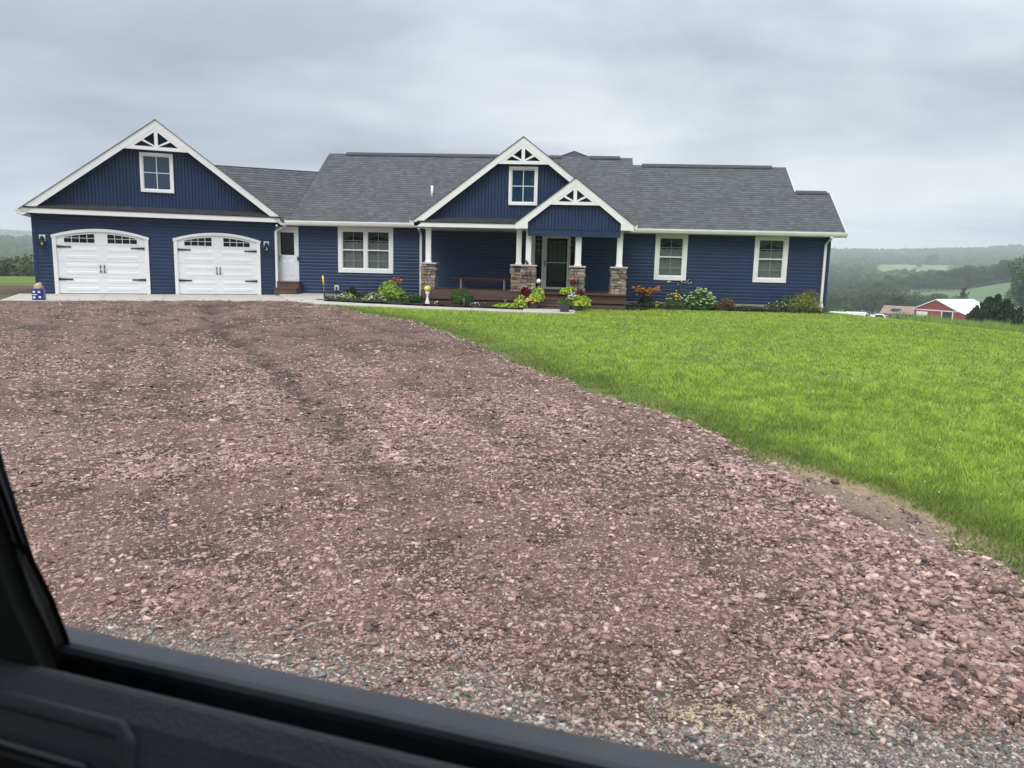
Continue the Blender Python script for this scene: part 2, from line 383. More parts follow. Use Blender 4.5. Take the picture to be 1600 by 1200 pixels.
def zone_color(x, y):
    r = np.hypot(x, y - CAM[1]); az = np.arctan2(x, y - CAM[1])
    c = np.zeros(x.shape + (3,))
    lawn = np.array([0.145, 0.20, 0.05]); crop = np.array([0.115, 0.19, 0.085]); wood = np.array([0.035, 0.055, 0.025]); pale = np.array([0.17, 0.25, 0.10])
    soil = np.array([0.13, 0.10, 0.07])
    n1 = fbm(x, y, 2.3, 4)[..., None]
    c[:] = lawn * (0.72 + 0.56 * n1)
    e = x - edge_x(y)
    near = np.exp(-np.clip(e, 0, 9) / 0.35)[..., None] * (y < -3.5)[..., None]
    c = c * (1 - near * 0.75) + soil * near * 0.75
    # bare strip of clay beside the drive
    d = np.exp(-(((y + 21.3) / 1.1) ** 2)) * np.exp(-((e - 0.22) / 0.22) ** 2) * 1.4
    d = np.clip(d, 0, 1)[..., None]
    c = c * (1 - d) + np.array([0.30, 0.235, 0.15]) * d
    # dirt patch left of the garage
    t, off = gar_inv(x, y)
    dp = smooth01((r - 28.6) / 1.5) * smooth01((41.5 + 4 * (fbm(x, y, 5, 3) - .5) * 2 - r) / 2.5) * (t < -7.3) * smooth01((fbm(x, y, 3.0, 3) - 0.30) / 0.12)
    c = c * (1 - dp[..., None]) + np.array([0.115, 0.088, 0.065]) * (0.7 + 0.6 * n1) * dp[..., None]
    far = smooth01((r - 50) / 60)[..., None]
    mid = np.array([0.085, 0.13, 0.05])
    c = c * (1 - far) + mid * far
    isw = ((r > 700) | ((r > 120) & (az < 0.3)))[..., None]
    c = np.where(isw, wood * (0.8 + 0.4 * n1), c)
    pxaz = np.interp(az, TAZ, [t[0] for t in TAB])
    fld = ((r > 345) & (r < 540) & (pxaz > 1380))[..., None]
    c = np.where(fld, crop * (0.93 + 0.14 * n1), c)
    f2 = ((r > 1100) & (r < 1430) & (pxaz > 1372 + 0.02 * (r - 1100)) & (pxaz < 1485))[..., None]
    c = np.where(f2, pale, c)
    return c
gt = zone_color(V[:, 0], V[:, 1])
tri = np.array([[idx[0, k], idx[0, (k + 1) % na], len(V) - 1, len(V) - 1] for k in range(na)])
M['ground'] = mat('ground_cover', (1, 1, 1), 0.95, 0.15, 0.35, 9, 0.9, 35, attr='tint')
go = link('ground', np_mesh('ground', V, F, M['ground'], gt, smooth=True)); tag(go, kind='structure')

# ------------------------------------------------------------------ gravel drive
rs = np.exp(np.arange(math.log(1.5), math.log(36), 0.0088))
azs = np.radians(np.arange(-42, 37, 0.15))
RR, AA = np.meshgrid(rs, azs, indexing='ij')
DX = RR * np.sin(AA); DY = CAM[1] + RR * np.cos(AA)
def drive_mask(x, y, e=0.0):
    t, off = gar_inv(x, y)
    wob = (fbm(x, y, 0.6, 3) - 0.5) * 0.55
    return (x < edge_x(y) + wob + e) & (off > 3.05 - e) & ((y < -3.55 + e) | (x < -8.0)) & (x > -26)
# wheel tracks: two ruts that swing from the garage past the camera
RUT = np.array([(-9.6, -6.2), (-7.87, -9.8), (-5.9, -13.2), (-4.2, -16.0), (-3.0, -18.2), (-1.75, -20.6), (-0.7, -22.5), (0.2, -23.8)])
def rut_dist(x, y, shift=0.0):
    yy = np.clip(y, RUT[:, 1].min(), RUT[:, 1].max())
    o = np.argsort(RUT[:, 1]); rx = np.interp(yy, RUT[o, 1], RUT[o, 0])
    return (x - rx - shift) * 0.88
def rutty(x, y):
    w = (fbm(x, y, 2.2, 3) - 0.5) * 0.4
    k = 0
    for sft, s, a in ((0.0, 0.20, 1.1), (0.55, 0.12, 0.45), (1.7, 0.22, 0.5), (2.3, 0.16, .3), (-1.5, 0.22, 0.5), (-2.3, 0.2, 0.45), (3.4, 0.25, 0.35), (-3.6, .25, .4), (-4.6, .3, .3)):
        k = k + a * np.exp(-((rut_dist(x, y, sft) + w) / s) ** 2)
    return np.clip(k, 0, 1.2) * (0.35 + 0.65 * smooth01((y + 22.5) / 3.5))
def drive_relief(x, y):
    r = np.hypot(x, y - CAM[1])
    z = (fbm(x, y, 1.6, 3) - 0.5) * 0.055 + (fbm(x, y, 0.30, 3) - 0.5) * 0.062 + (vnoise(x, y, 0.05) - 0.5) * 0.018
    lum = fbm(x * 0.8 + y * 0.5, y * 1.6, 0.34, 3)
    z = z - rutty(x, y) * 0.055 * (0.3 + lum)
    return z + 0.065
DZ = terrain(DX, DY) + drive_relief(DX, DY)
inside = drive_mask(DX, DY)
nr, na = RR.shape; idx = np.arange(nr * na).reshape(nr, na)
F = np.stack([idx[:-1, :-1], idx[:-1, 1:], idx[1:, 1:], idx[1:, :-1]], -1)
keep = inside[:-1, :-1] & inside[1:, :-1] & inside[:-1, 1:] & inside[1:, 1:]
# lower the rim into the turf
ins = inside.astype(float)
rim = np.minimum.reduce([np.roll(ins, s, a) for s in (-2, 2) for a in (0, 1)])
DZ = np.where(rim > 0.5, DZ, DZ - 0.055)
F = F[keep][:, ::-1]
used = np.unique(F); remap = -np.ones(nr * na, int); remap[used] = np.arange(len(used))
V = np.stack([DX, DY, DZ], -1).reshape(-1, 3)[used]; F = remap[F]
def shoulder(x, y):     # the old grey road edge in the foreground
    line = -23.52 - 0.17 * (x + 2.3)
    return smooth01((line - y + (fbm(x, y, 0.5, 3) - 0.5) * 0.9) / 0.5)
def drive_color(x, y):
    n1 = fbm(x, y, 1.4, 4)[..., None]; n2 = fbm(x + 40, y, 0.25, 3)[..., None]
    pink = np.array([0.265, 0.163, 0.136]); dk = np.array([0.078, 0.047, 0.040]); tan = np.array([0.34, 0.27, 0.195])
    c = pink * (0.80 + 0.5 * (n2 - 0.2)) * np.ones(x.shape + (1,))
    k = smooth01((0.50 - n1) / 0.2) * 0.55
    c = c * (1 - k) + dk * k
    k = smooth01((0.47 - fbm(x, y, 0.30, 3)) / 0.14)[..., None] * 0.62      # damp fines lie in the hollows
    c = c * (1 - k) + dk * k
    k = np.clip(rutty(x, y), 0, 1)[..., None] * smooth01((fbm(x, y, 0.16, 3)[..., None] - 0.30) / 0.30) * 0.85
    c = c * (1 - k) + dk * 0.75 * k
    e = edge_x(y) - x
    k = (np.exp(-(((y + 21.55) / 1.25) ** 4)) * smooth01((0.38 - e + (fbm(x, y, 0.4, 3) - 0.5) * 0.25) / 0.15))[..., None] * (0.55 + 0.45 * n2)
    c = c * (1 - k) + tan * 1.05 * k
    k = (smooth01((fbm(x + 9, y - 3, 1.0, 3) - 0.66) / 0.10) * 0.3)[..., None]
    c = c * (1 - k) + np.array([0.31, 0.22, 0.185]) * k
    k = shoulder(x, y)[..., None]
    c = c * (1 - k) + np.array([0.225, 0.19, 0.165]) * (0.7 + 0.7 * n2) * k
    return c
M['drive'] = mat('crushed_shale_drive', (1, 1, 1), 0.85, 0.3, 0.62, 75, 1.0, 90, attr='tint')
o = link('gravel_driveway', np_mesh('gravel_driveway', V, F, M['drive'], drive_color(V[:, 0], V[:, 1]), smooth=True)); tag(o, kind='structure')

# loose stones lying on the drive
ico = []
ph = (1 + 5 ** .5) / 2
ICO_V = np.array([(-1, ph, 0), (1, ph, 0), (-1, -ph, 0), (1, -ph, 0), (0, -1, ph), (0, 1, ph), (0, -1, -ph), (0, 1, -ph), (ph, 0, -1), (ph, 0, 1), (-ph, 0, -1), (-ph, 0, 1)], float)
ICO_V /= np.linalg.norm(ICO_V[0])
ICO_F = np.array([(0, 11, 5), (0, 5, 1), (0, 1, 7), (0, 7, 10), (0, 10, 11), (1, 5, 9), (5, 11, 4), (11, 10, 2), (10, 7, 6), (7, 1, 8), (3, 9, 4), (3, 4, 2), (3, 2, 6), (3, 6, 8), (3, 8, 9), (4, 9, 5), (2, 4, 11), (6, 2, 10), (8, 6, 7), (9, 8, 1)])
CUB_V = np.array([(-1, -1, -1), (1, -1, -1), (1, 1, -1), (-1, 1, -1), (-.8, -.8, 1), (.8, -.8, 1), (.8, .8, 1), (-.8, .8, 1)], float) * 0.7
CUB_F = np.array([(0, 3, 2), (0, 2, 1), (4, 5, 6), (4, 6, 7), (0, 1, 5), (0, 5, 4), (1, 2, 6), (1, 6, 5), (2, 3, 7), (2, 7, 6), (3, 0, 4), (3, 4, 7)])
PYR_V = np.array([(-1, -1, -.6), (1, -1, -.6), (1, 1, -.6), (-1, 1, -.6), (.1, -.1, 1)], float) * 0.75
PYR_F = np.array([(0, 1, 4), (1, 2, 4), (2, 3, 4), (3, 0, 4)])
def batch(base_v, base_f, pos, scl, yaw, tilt, tints, jitter=0.22, shear=None, rg=rng):
    n = len(pos); k = len(base_v)
    P = np.repeat(base_v[None], n, 0) * (1 + rg.uniform(-jitter, jitter, (n, k, 1))) + (rg.normal(0, shear, (n, k, 3)) if shear else 0)
    P = P * scl[:, None, :]
    ct, st = np.cos(tilt)[:, None], np.sin(tilt)[:, None]
    y = P[..., 1] * ct - P[..., 2] * st; z = P[..., 1] * st + P[..., 2] * ct; P = np.stack([P[..., 0], y, z], -1)
    c, s = np.cos(yaw)[:, None], np.sin(yaw)[:, None]
    P = np.stack([P[..., 0] * c - P[..., 1] * s, P[..., 0] * s + P[..., 1] * c, P[..., 2]], -1) + pos[:, None, :]
    F = base_f[None] + (np.arange(n) * k)[:, None, None]
    return P.reshape(-1, 3), F.reshape(-1, base_f.shape[1]), np.repeat(tints, k, 0)
def sample_ground(n, r0, r1, a0=-41, a1=36, power=0.0):
    u = rng.random(n)
    r = r0 * (r1 / r0) ** u if power == 0 else (r0 ** power + u * (r1 ** power - r0 ** power)) ** (1 / power)
    a = np.radians(rng.uniform(a0, a1, n))
    return r * np.sin(a), CAM[1] + r * np.cos(a), r
def stone_tints(n, x, y):
    base = np.array([[0.33, 0.235, 0.216], [0.25, 0.165, 0.150], [0.44, 0.34, 0.312], [0.09, 0.058, 0.052], [0.46, 0.39, 0.34], [0.28, 0.185, 0.170]])
    c = base[rng.choice(6, n, p=[.27, .27, .10, .22, .03, .11])] * rng.uniform(0.8, 1.25, (n, 1))
    c = c * np.array([1.28, 1.19, 1.11]) * (1 - 0.58 * np.clip(rutty(x, y), 0, 1) * smooth01((fbm(x, y, 0.16, 3) - 0.28) / 0.3))[:, None]     # chips bedded in the damp tracks are darker
    k = shoulder(x, y); g = rng.random(n) < k * 0.78
    grey = np.array([[0.15, 0.145, 0.14], [0.42, 0.385, 0.345], [0.62, 0.57, 0.51], [0.24, 0.22, 0.21], [0.52, 0.44, 0.33]])[rng.choice(5, n, p=[.28, .24, .16, .22, .10])]
    c = np.where(g[:, None], grey * rng.uniform(0.7, 1.2, (n, 1)), c)
    # ochre grit
    yel = (np.exp(-(((x - 0.62) / 0.33) ** 2 + ((y + 24.3) / 0.16) ** 2)) > 0.35 + rng.random(n) * 1.1)
    c = np.where(yel[:, None], np.array([0.56, 0.46, 0.29]) * rng.uniform(0.7, 1.1, (n, 1)), c)
    return c
def clay_zone(x, y):       # bare trampled clay between the stones and the turf
    e = edge_x(y) - x + (fbm(x, y, 0.4, 3) - 0.5) * 0.25
    return np.exp(-(((y + 21.55) / 1.25) ** 4)) * smooth01((0.34 - e) / 0.12)
def stones(name, n, r0, r1, smin, smax, bv, bf, label, dens=True):
    x, y, r = sample_ground(n, r0, r1)
    ok = drive_mask(x, y, 0.12)
    if not dens:
        lo_ = fbm(x + 3, y + 8, 1.5, 3); ok &= rng.random(n) < np.maximum(0.72 + 0.28 * smooth01((lo_ - 0.42) / 0.16), shoulder(x, y)) * (1 - 0.75 * clay_zone(x, y))
    if dens:
        loose = fbm(x + 3, y + 8, 1.5, 3) + 0.16 * np.clip((x - 0.6) / 1.5, 0, 1) * (y < -21) - 0.24 * np.clip(rutty(x, y), 0, 1)
        p = smooth01((loose - 0.40) / 0.22) * 0.66 + 0.34
        p = np.maximum(p, shoulder(x, y) * 0.9)
        p = p * (1 - 0.95 * clay_zone(x, y))
        ok &= rng.random(n) < p
    x, y, r = x[ok], y[ok], r[ok]; n = len(x)
    sh = shoulder(x, y)
    size = (smin + (smax - smin) * rng.random(n) ** 2.6) * (1 - 0.35 * sh)
    size *= 1 + 0.55 * np.clip((x - 0.9) / 1.2, 0, 1) * (y > -24)
    scl = np.stack([size, size * rng.uniform(0.36, 0.78, n), size * rng.uniform(0.16, 0.42, n)], -1) * 0.62
    z = terrain(x, y) + drive_relief(x, y) + scl[:, 2] * 0.25
    z = np.where(drive_mask(x, y), z, terrain(x, y) + 0.005)
    V, F, T = batch(bv, bf, np.stack([x, y, z], -1), scl, rng.uniform(0, 6.28, n), rng.normal(0, 0.38, n), stone_tints(n, x, y), shear={8: 0.22, 5: 0.3}.get(len(bv), 0.13))
    o = link(name, np_mesh(name, V, F, M['gstone'], T)); tag(o, label, kind='stuff'); return n
stones('loose_gravel', 84000, 1.9, 12, 0.013, 0.050, CUB_V, CUB_F, 'broken pinkish shale chips scattered over the drive in the foreground')
stones('fine_gravel', 210000, 6.0, 31, 0.020, 0.060, PYR_V, PYR_F, 'small reddish gravel on the far part of the drive')
stones('road_grit', 270000, 1.8, 14, 0.008, 0.026, PYR_V, PYR_F, 'fine grey and pink grit between the larger stones', dens=False)

# ------------------------------------------------------------------ lawn
def lawn_mask(x, y):
    wob = (fbm(x, y, 0.45, 4) - 0.5) * 1.3 + (fbm(x, y, 1.8, 2) - 0.5) * 0.5
    m = (x > edge_x(y) + wob + 0.02)
    m &= ~((y > -2.0) & (x < 9.3))                                    # house and right bed
    fr = np.interp(x, [-7.4, -4.25, -0.96, 0.55, 0.56, 2.2], [-3.95, -4.86, -5.4, -5.4, -2.9, -2.9])
    m &= ~((x < 2.2) & (y > fr))
    s = (x - 8.1) * 0.956 + (y + 1.1) * 0.292
    return m & (s < 7) 
def blades(name, n, r0, r1, label, hmin, hmax):
    x, y, r = sample_ground(n, r0, r1, -20, 37)
    e = x - edge_x(y)
    clay = np.exp(-(((y + 21.3) / 1.1) ** 2)) * np.exp(-((e - 0.22) / 0.24) ** 2)
    thin = smooth01((fbm(x - 7, y + 2, 0.9, 4) - 0.60) / 0.10) * 0.6
    ok = lawn_mask(x, y) & (rng.random(n) > clay * 1.1) & (rng.random(n) > thin) & (rng.random(n) < 0.25 + 0.75 * smooth01(e / 0.9))
    x, y, r, e = x[ok], y[ok], r[ok], e[ok]; n = len(x)
    h = rng.uniform(hmin, hmax, n) * (0.5 + 0.6 * fbm(x, y, 0.35, 2) + 0.5 * fbm(x, y, 0.13, 2))
    w = np.maximum(0.0042, r * 0.00066) * rng.uniform(0.7, 1.3, n)
    a = rng.uniform(0, 6.28, n); lean = rng.uniform(0.15, 1.1, n) * h; la = rng.uniform(0, 6.28, n)
    z = terrain(x, y) + 0.002 + (fbm(x, y, 1.3, 3) - 0.5) * 0.05 * np.clip((r - 3) / 6, 0, 1) * (y < -4)
    P = np.zeros((n, 3, 3))
    P[:, 0] = np.stack([x - w * np.cos(a), y - w * np.sin(a), z], -1)
    P[:, 1] = np.stack([x + w * np.cos(a), y + w * np.sin(a), z], -1)
    P[:, 2] = np.stack([x + lean * np.cos(la), y + lean * np.sin(la), z + h], -1)
    pal = np.array([[0.24, 0.40, 0.07], [0.13, 0.25, 0.05], [0.44, 0.58, 0.13], [0.10, 0.19, 0.04], [0.52, 0.50, 0.24]])
    big = fbm(x + 5, y, 2.4, 3) + 0.5 * (fbm(x, y, 0.5, 2) - 0.5)
    clump = (fbm(x, y, 0.13, 2) - 0.5) * np.clip(14 / r, 0.3, 1.2)
    q = np.clip(big * 0.30 + 0.35 + clump * 0.9 + rng.normal(0, 0.13, n), 0, 1)
    lo = np.array([0.26, 0.41, 0.065]); hi = np.array([0.53, 0.69, 0.115])
    c = lo + (hi - lo) * smooth01((q - 0.2) / 0.6)[:, None]
    c = np.where((rng.random(n) < 0.12)[:, None], pal[rng.integers(0, 5, n)], c)
    edge = np.exp(-(np.clip(e, 0, 9) / (0.35 + 1.1 * fbm(x, y, 0.7, 3))) ** 2)[:, None]
    c = c * (1 - 0.74 * edge) + np.array([0.10, 0.14, 0.045]) * 0.74 * edge
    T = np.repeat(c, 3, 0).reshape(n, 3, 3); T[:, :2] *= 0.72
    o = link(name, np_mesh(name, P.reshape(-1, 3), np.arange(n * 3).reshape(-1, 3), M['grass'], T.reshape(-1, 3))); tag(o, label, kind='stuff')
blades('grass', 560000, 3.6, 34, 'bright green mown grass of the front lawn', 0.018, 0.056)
blades('tall_grass', 60000, 3.6, 12, 'longer tufts of grass along the near edge of the lawn', 0.035, 0.085)
# clover heads and pale scraps
x, y, r = sample_ground(260, 6, 30, -14, 36)
ok = lawn_mask(x, y) & (x - edge_x(y) > 0.3); x, y, r = x[ok], y[ok], r[ok]
s = np.maximum(0.006, r * 0.00045)[:, None] * np.ones((1, 3))
V, F, T = batch(ICO_V, ICO_F, np.stack([x, y, terrain(x, y) + 0.06], -1), s, x * 0, x * 0, np.tile([[0.75, 0.76, 0.66]], (len(x), 1)))
o = link('clover_flowers', np_mesh('clover_flowers', V, F, M['petal'], T)); tag(o, 'tiny white clover heads dotted over the lawn', kind='stuff')

# ------------------------------------------------------------------ concrete
def setting(name): 
    o = link(name, None); o['kind'] = 'structure'; return o
ap = setting('concrete_apron')
def gslab(t0, t1, o0, o1, z0, z1):
    p = [gar(t0, o1, z1), gar(t1, o1, z1), gar(t1, o0, z0), gar(t0, o0, z0)]
    MB().slab(p, 0.3).build('slab', M['concrete'], ap)
for t0, t1 in ((-7.75, -5.31), (-5.30, -3.61), (-3.60, -2.01), (-2.00, -0.01)):
    gslab(t0, t1, -0.05, 3.1, 0.0, -0.05)
MB().slab([(-9.86, -0.21, 0.0), (-8.47, -2.97, -0.05), (-7.3, -3.7, -0.06), (-7.42, -2.66, -0.03), (-7.62, -2.0, 0.0), (-8.25, 0.02, 0.075), (-9.86, 0.02, 0.07)], 0.3).build('slab', M['concrete'], ap)
wk = setting('concrete_walk')
def wk_edge(x): return np.interp(x, [-7.4, -4.45, -1.0], [-2.67, -3.77, -4.40]), np.interp(x, [-7.3, -4.25, -0.96], [-3.88, -4.80, -5.33])
xs = [-7.40, -5.6, -3.9, -2.45, -1.0]
for a, b in zip(xs[:-1], xs[1:]):
    a += 0.008; b -= 0.008
    (ya, fa), (yb, fb) = wk_edge(a), wk_edge(b)
    MB().slab([(a, fa, -0.055), (b, fb, -0.058), (b, yb, -0.05), (a, ya, -0.045)], 0.2).build('slab', M['concrete'], wk)
MB().slab([(-0.99, -5.40, -0.05), (0.50, -5.45, -0.052), (0.56, -3.7, -0.045), (-0.99, -3.7, -0.042)], 0.2).build('slab', M['concrete'], wk)

# planting beds
def bed(name, poly, z, seed):
    xs_ = [p[0] for p in poly]; ys_ = [p[1] for p in poly]
    gx = np.arange(min(xs_), max(xs_), 0.09); gy = np.arange(min(ys_), max(ys_), 0.09)
    X, Y = np.meshgrid(gx, gy, indexing='ij')
    ins = np.zeros(X.shape, bool); j = len(poly) - 1
    for i in range(len(poly)):
        xi, yi = poly[i]; xj, yj = poly[j]
        ins ^= ((yi > Y) != (yj > Y)) & (X < (xj - xi) * (Y - yi) / (yj - yi + 1e-12) + xi); j = i
    Z = z + 0.05 * vnoise(X, Y, 0.17) + 0.03 * vnoise(X, Y, 0.06)
    idx = np.arange(X.size).reshape(X.shape)
    k = ins[:-1, :-1] & ins[1:, 1:] & ins[1:, :-1] & ins[:-1, 1:]
    F = np.stack([idx[:-1, :-1], idx[1:, :-1], idx[1:, 1:], idx[:-1, 1:]], -1)[k]
    u = np.unique(F); rm = -np.ones(X.size, int); rm[u] = np.arange(len(u))
    o = link(name, np_mesh(name, np.stack([X, Y, Z], -1).reshape(-1, 3)[u], rm[F], M['mulch'], smooth=False)); o['kind'] = 'structure'
bed('flower_bed', [(-8.3, -0.02), (-7.72, -2.0), (-7.48, -2.62), (-4.45, -3.72), (-0.98, -4.32), (-0.98, -2.45), (-4.36, -2.45), (-4.4, -0.02)], -0.055, 1)
bed('flower_bed', [(2.12, -0.02), (2.14, -2.9), (3.2, -2.2), (5.2, -1.7), (7.2, -1.75), (8.95, -1.3), (9.1, -0.02)], -0.085, 2)

# ================================================================== THE HOUSE
house = thing('ranch_house', 'long navy blue house with grey roof, stone porch piers and attached garage', 'house')
SL = 0.75
EZ, EYY = 2.55, -0.40       # eave line of the main roof
def roof_z(y): return EZ + SL * (y - EYY)

# ---- lap siding: courses with a bevelled top edge that catches the light
def siding(u0, u1, z0, z1, tf, holes=(), name='siding'):
    """wall in local coords (u along, off forward); holes = list of (u0,u1,z0,z1)"""
    b = MB(tf); e = 0.116; z = z0
    while z < z1 - 1e-4:
        zt = min(z + e, z1); segs = [(u0, u1)]
        for h in holes:
            if h[2] < zt - 0.01 and h[3] > z + 0.01:
                ns_ = []
                for s in segs:
                    if h[0] > s[0] and h[0] < s[1]: ns_.append((s[0], h[0]))
                    if h[1] < s[1] and h[1] > s[0]: ns_.append((h[1], s[1]))
                    if h[1] <= s[0] or h[0] >= s[1]: ns_.append(s)
                segs = ns_
        k = (zt - z) / e
        for s in segs:
            pr = [(0.0, z), (0.020, z), (0.020, z + 0.074 * k), (0.004, z + 0.106 * k), (0.004, zt), (0.0, zt)]
            vs = [(s[0], o, q) for o, q in pr] + [(s[1], o, q) for o, q in pr]
            n = len(pr)
            b.add(vs, [(i, i + 1, i + 1 + n, i + n) for i in range(n - 1)] + [tuple(range(n - 1, -1, -1)), tuple(range(n, 2 * n))])
        z = zt
    return b.build(name, M['navy'], house, kind='stuff')
mainf = lambda u, o, z: (u, -o, z)
garf = lambda u, o, z: gar(u, o, z)
# solid walls behind the siding
mw = MB(); xx = -9.85
for a_, b_, c_, d_ in ((-7.69, -5.76, 0.84, 2.39), (-0.92, 0.61, 0.30, 2.39), (3.30, 4.37, 0.84, 2.39), (6.64, 7.74, 0.84, 2.39)):
    mw.box(xx, a_, 0.002, 0.2, -0.9, 2.50); mw.box(a_, b_, 0.002, 0.2, -0.9, c_); mw.box(a_, b_, 0.002, 0.2, d_, 2.50); xx = b_
mw.box(xx, 9.11, 0.002, 0.2, -0.9, 2.50)
mw.build('wall', M['navy'], house)
MB().box(8.93, 9.11, 0.2, 6.2, -0.9, 2.50).build('wall', M['navy'], house)
MB().box(-9.3, 8.93, 6.3, 6.5, -0.9, 2.50).build('wall', M['navy'], house)
MB(garf).box(-7.25, 0, -0.2, -0.002, -0.5, 2.62).build('wall', M['navy'], house)
MB(garf).box(-7.25, -7.05, -7.5, -0.21, -0.5, 2.50).build('wall', M['navy'], house)
MB(garf).box(-0.2, 0, -6.0, -0.21, -0.5, 2.50).build('wall', M['navy'], house)
MB(garf).box(-7.05, -0.2, -7.5, -7.3, -0.5, 2.50).build('wall', M['navy'], house)
MB().box(-9.05, -4.40, -0.012, 0.0, -0.6, 0.08).build('foundation', M['foundation'], house)
MB().box(2.15, 9.11, -0.012, 0.0, -0.9, 0.08).build('foundation', M['foundation'], house)
MB().box(9.111, 9.13, -0.012, 6.3, -0.9, 0.08).build('foundation', M['foundation'], house)

D1, D2 = (-6.76, -4.02), (-3.26, -0.52)
WIN = {'a': (-7.70, -5.75), 'b': (3.29, 4.38), 'c': (6.63, 7.75)}
WZ0, WZ1 = 0.826, 2.405
siding(-9.10, 9.06, 0.09, 2.44, mainf, [(-9.11, -9.09, 0, 2.5), (*WIN['a'], WZ0, WZ1), (*WIN['b'], WZ0, WZ1), (*WIN['c'], WZ0, WZ1), (-0.93, 0.62, 0, 2.4)])
siding(-7.19, -0.06, 0.02, 2.48, garf, [(D1[0], D1[1], -1, 1.84), (D2[0], D2[1], -1, 1.84), (D1[0] + .45, D1[1] - .45, 1.8, 2.0), (D2[0] + .45, D2[1] - .45, 1.8, 2.0)])
sd = siding(0.0, 6.2, 0.09, 2.44, lambda u, o, z: (9.115 + o, u, z))
cb = MB(); cb.box(9.05, 9.145, -0.035, 0.06, 0.06, 2.44)
cb.build('corner_post', M['navy'], house)
MB(garf).box(-7.285, -7.19, -0.06, 0.035, 0.0, 2.5).build('corner_post', M['navy'], house)
MB(garf).box(-0.06, 0.03, -0.06, 0.035, 0.0, 2.5).build('corner_post', M['navy'], house)

# ---- vertical siding of the gables
def vertical_siding(poly_top, u0, u1, zb, tf, off, pitch=0.102):
    b = MB(tf); u = u0
    while u < u1:
        v = min(u + pitch, u1)
        za, zm, zc = poly_top(u + 0.004), poly_top((u + v) / 2), poly_top(v - 0.012)
        b.add([(u + .004, off + .016, zb), (v - .014, off + .016, zb), (v - .014, off + .016, max(zb, zc)), (u + .004, off + .016, max(zb, za)),
               (u, off, zb), (v, off, zb), (v, off, max(zb, zc)), (u, off, max(zb, za))], [(0, 1, 2, 3), (4, 0, 3, 7), (1, 5, 6, 2)])
        u = v
    return b.build('gable_siding', M['navy'], house, kind='stuff')

# ---- shingles
def shingles(poly, name='shingles', exp=0.135, lift=0.012, par=None, tone=1.0):
    """poly: 3-d convex polygon, first edge = eave. Courses of single tabs, each with its own shade and thickness."""
    P = [np.array(p, float) for p in poly]
    U = P[1] - P[0]; U /= np.linalg.norm(U)
    N = np.cross(U, P[2] - P[0]); N /= np.linalg.norm(N)
    if N[2] < 0: N = -N
    W = np.cross(N, U)
    if W[2] < 0: W = -W
    uv = [((p - P[0]) @ U, (p - P[0]) @ W) for p in P]
    v0 = min(q[1] for q in uv); v1 = max(q[1] for q in uv)
    vs, cs = [], []
    def ext(v):
        xs = []
        for i in range(len(uv)):
            (xa, ya), (xb, yb) = uv[i], uv[(i + 1) % len(uv)]
            if abs(yb - ya) > 1e-9 and min(ya, yb) - 1e-9 <= v <= max(ya, yb) + 1e-9:
                xs.append(xa + (xb - xa) * (v - ya) / (yb - ya))
        return (min(xs), max(xs)) if len(xs) > 1 else None
    v = v0
    while v < v1 - 0.01:
        vt = min(v + exp, v1); e = ext(v + 0.3 * (vt - v))
        if e:
            u = e[0]
            while u < e[1] - 0.01:
                w = random.choice((0.10, 0.13, 0.16, 0.20, 0.24)); ue = min(u + w, e[1])
                th = random.choice((0.006, 0.007, 0.012, 0.014)) 
                g = random.uniform(0.125, 0.152) * (0.88 if th < 0.01 else 1.05)
                for (a, c, hgt) in ((u, v, th + lift), (ue, v, th + lift), (ue, vt + 0.01, 0.003 + lift), (u, vt + 0.01, 0.003 + lift), (u, v, 0.0), (ue, v, 0.0)):
                    vs.append(P[0] + U * a + W * c + N * hgt)
                    k = 0.35 if hgt == 0.0 else 1.0
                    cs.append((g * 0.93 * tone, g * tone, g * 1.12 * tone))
                u = ue
        v = vt
    n = len(vs) // 6
    b = (np.arange(n) * 6)[:, None]
    F = np.concatenate([b + np.array([0, 1, 2, 3]), b + np.array([4, 5, 1, 0])])
    o = link(name, np_mesh(name, np.array(vs), F, M['shingle'], np.array(cs)), par or house); o['kind'] = 'stuff'
    return o
def roof_deck(poly, th=0.06, label=None):
    return MB().slab(poly, th).build('roof', M['shingle_base'], house)
RA, RB, RC = 3.24, 2.88, 1.54
Bp = np.array([-9.036, 2.124, roof_z(2.124)]); Cp = np.array([-9.33, EYY - 0.02, roof_z(EYY - 0.02)])
XL = -8.93
A_poly = [(-9.33, -0.42, roof_z(-0.42)), (2.665, -0.42, roof_z(-0.42)), (2.665, RA, roof_z(RA)), (XL, RA, roof_z(RA)), tuple(Bp)]
B_poly = [(2.665, -0.42, roof_z(-0.42) - .03), (8.27, -0.42, roof_z(-0.42) - .03), (8.27, RB, roof_z(RB) - .03), (2.665, RB, roof_z(RB) - .03)]
C_poly = [(8.27, -0.42, roof_z(-0.42) - .03), (9.47, -0.42, roof_z(-0.42) - .03), (9.47, RC, roof_z(RC) - .03), (8.27, RC, roof_z(RC) - .03)]
for p in (A_poly, B_poly, C_poly):
    roof_deck(p); shingles(p)
# rear slopes
def rear(x0, x1, ry, z):
    y1 = 2 * ry + 0.4
    p = [(x0, ry, z), (x1, ry, z), (x1, y1, z - SL * (y1 - ry)), (x0, y1, z - SL * (y1 - ry))]
    MB().slab(p, 0.06).build('roof', M['ridge'], house)
rear(XL, 2.665, RA, roof_z(RA)); rear(2.665, 8.27, RB, roof_z(RB) - .03); rear(8.27, 9.47, RC, roof_z(RC) - .03)
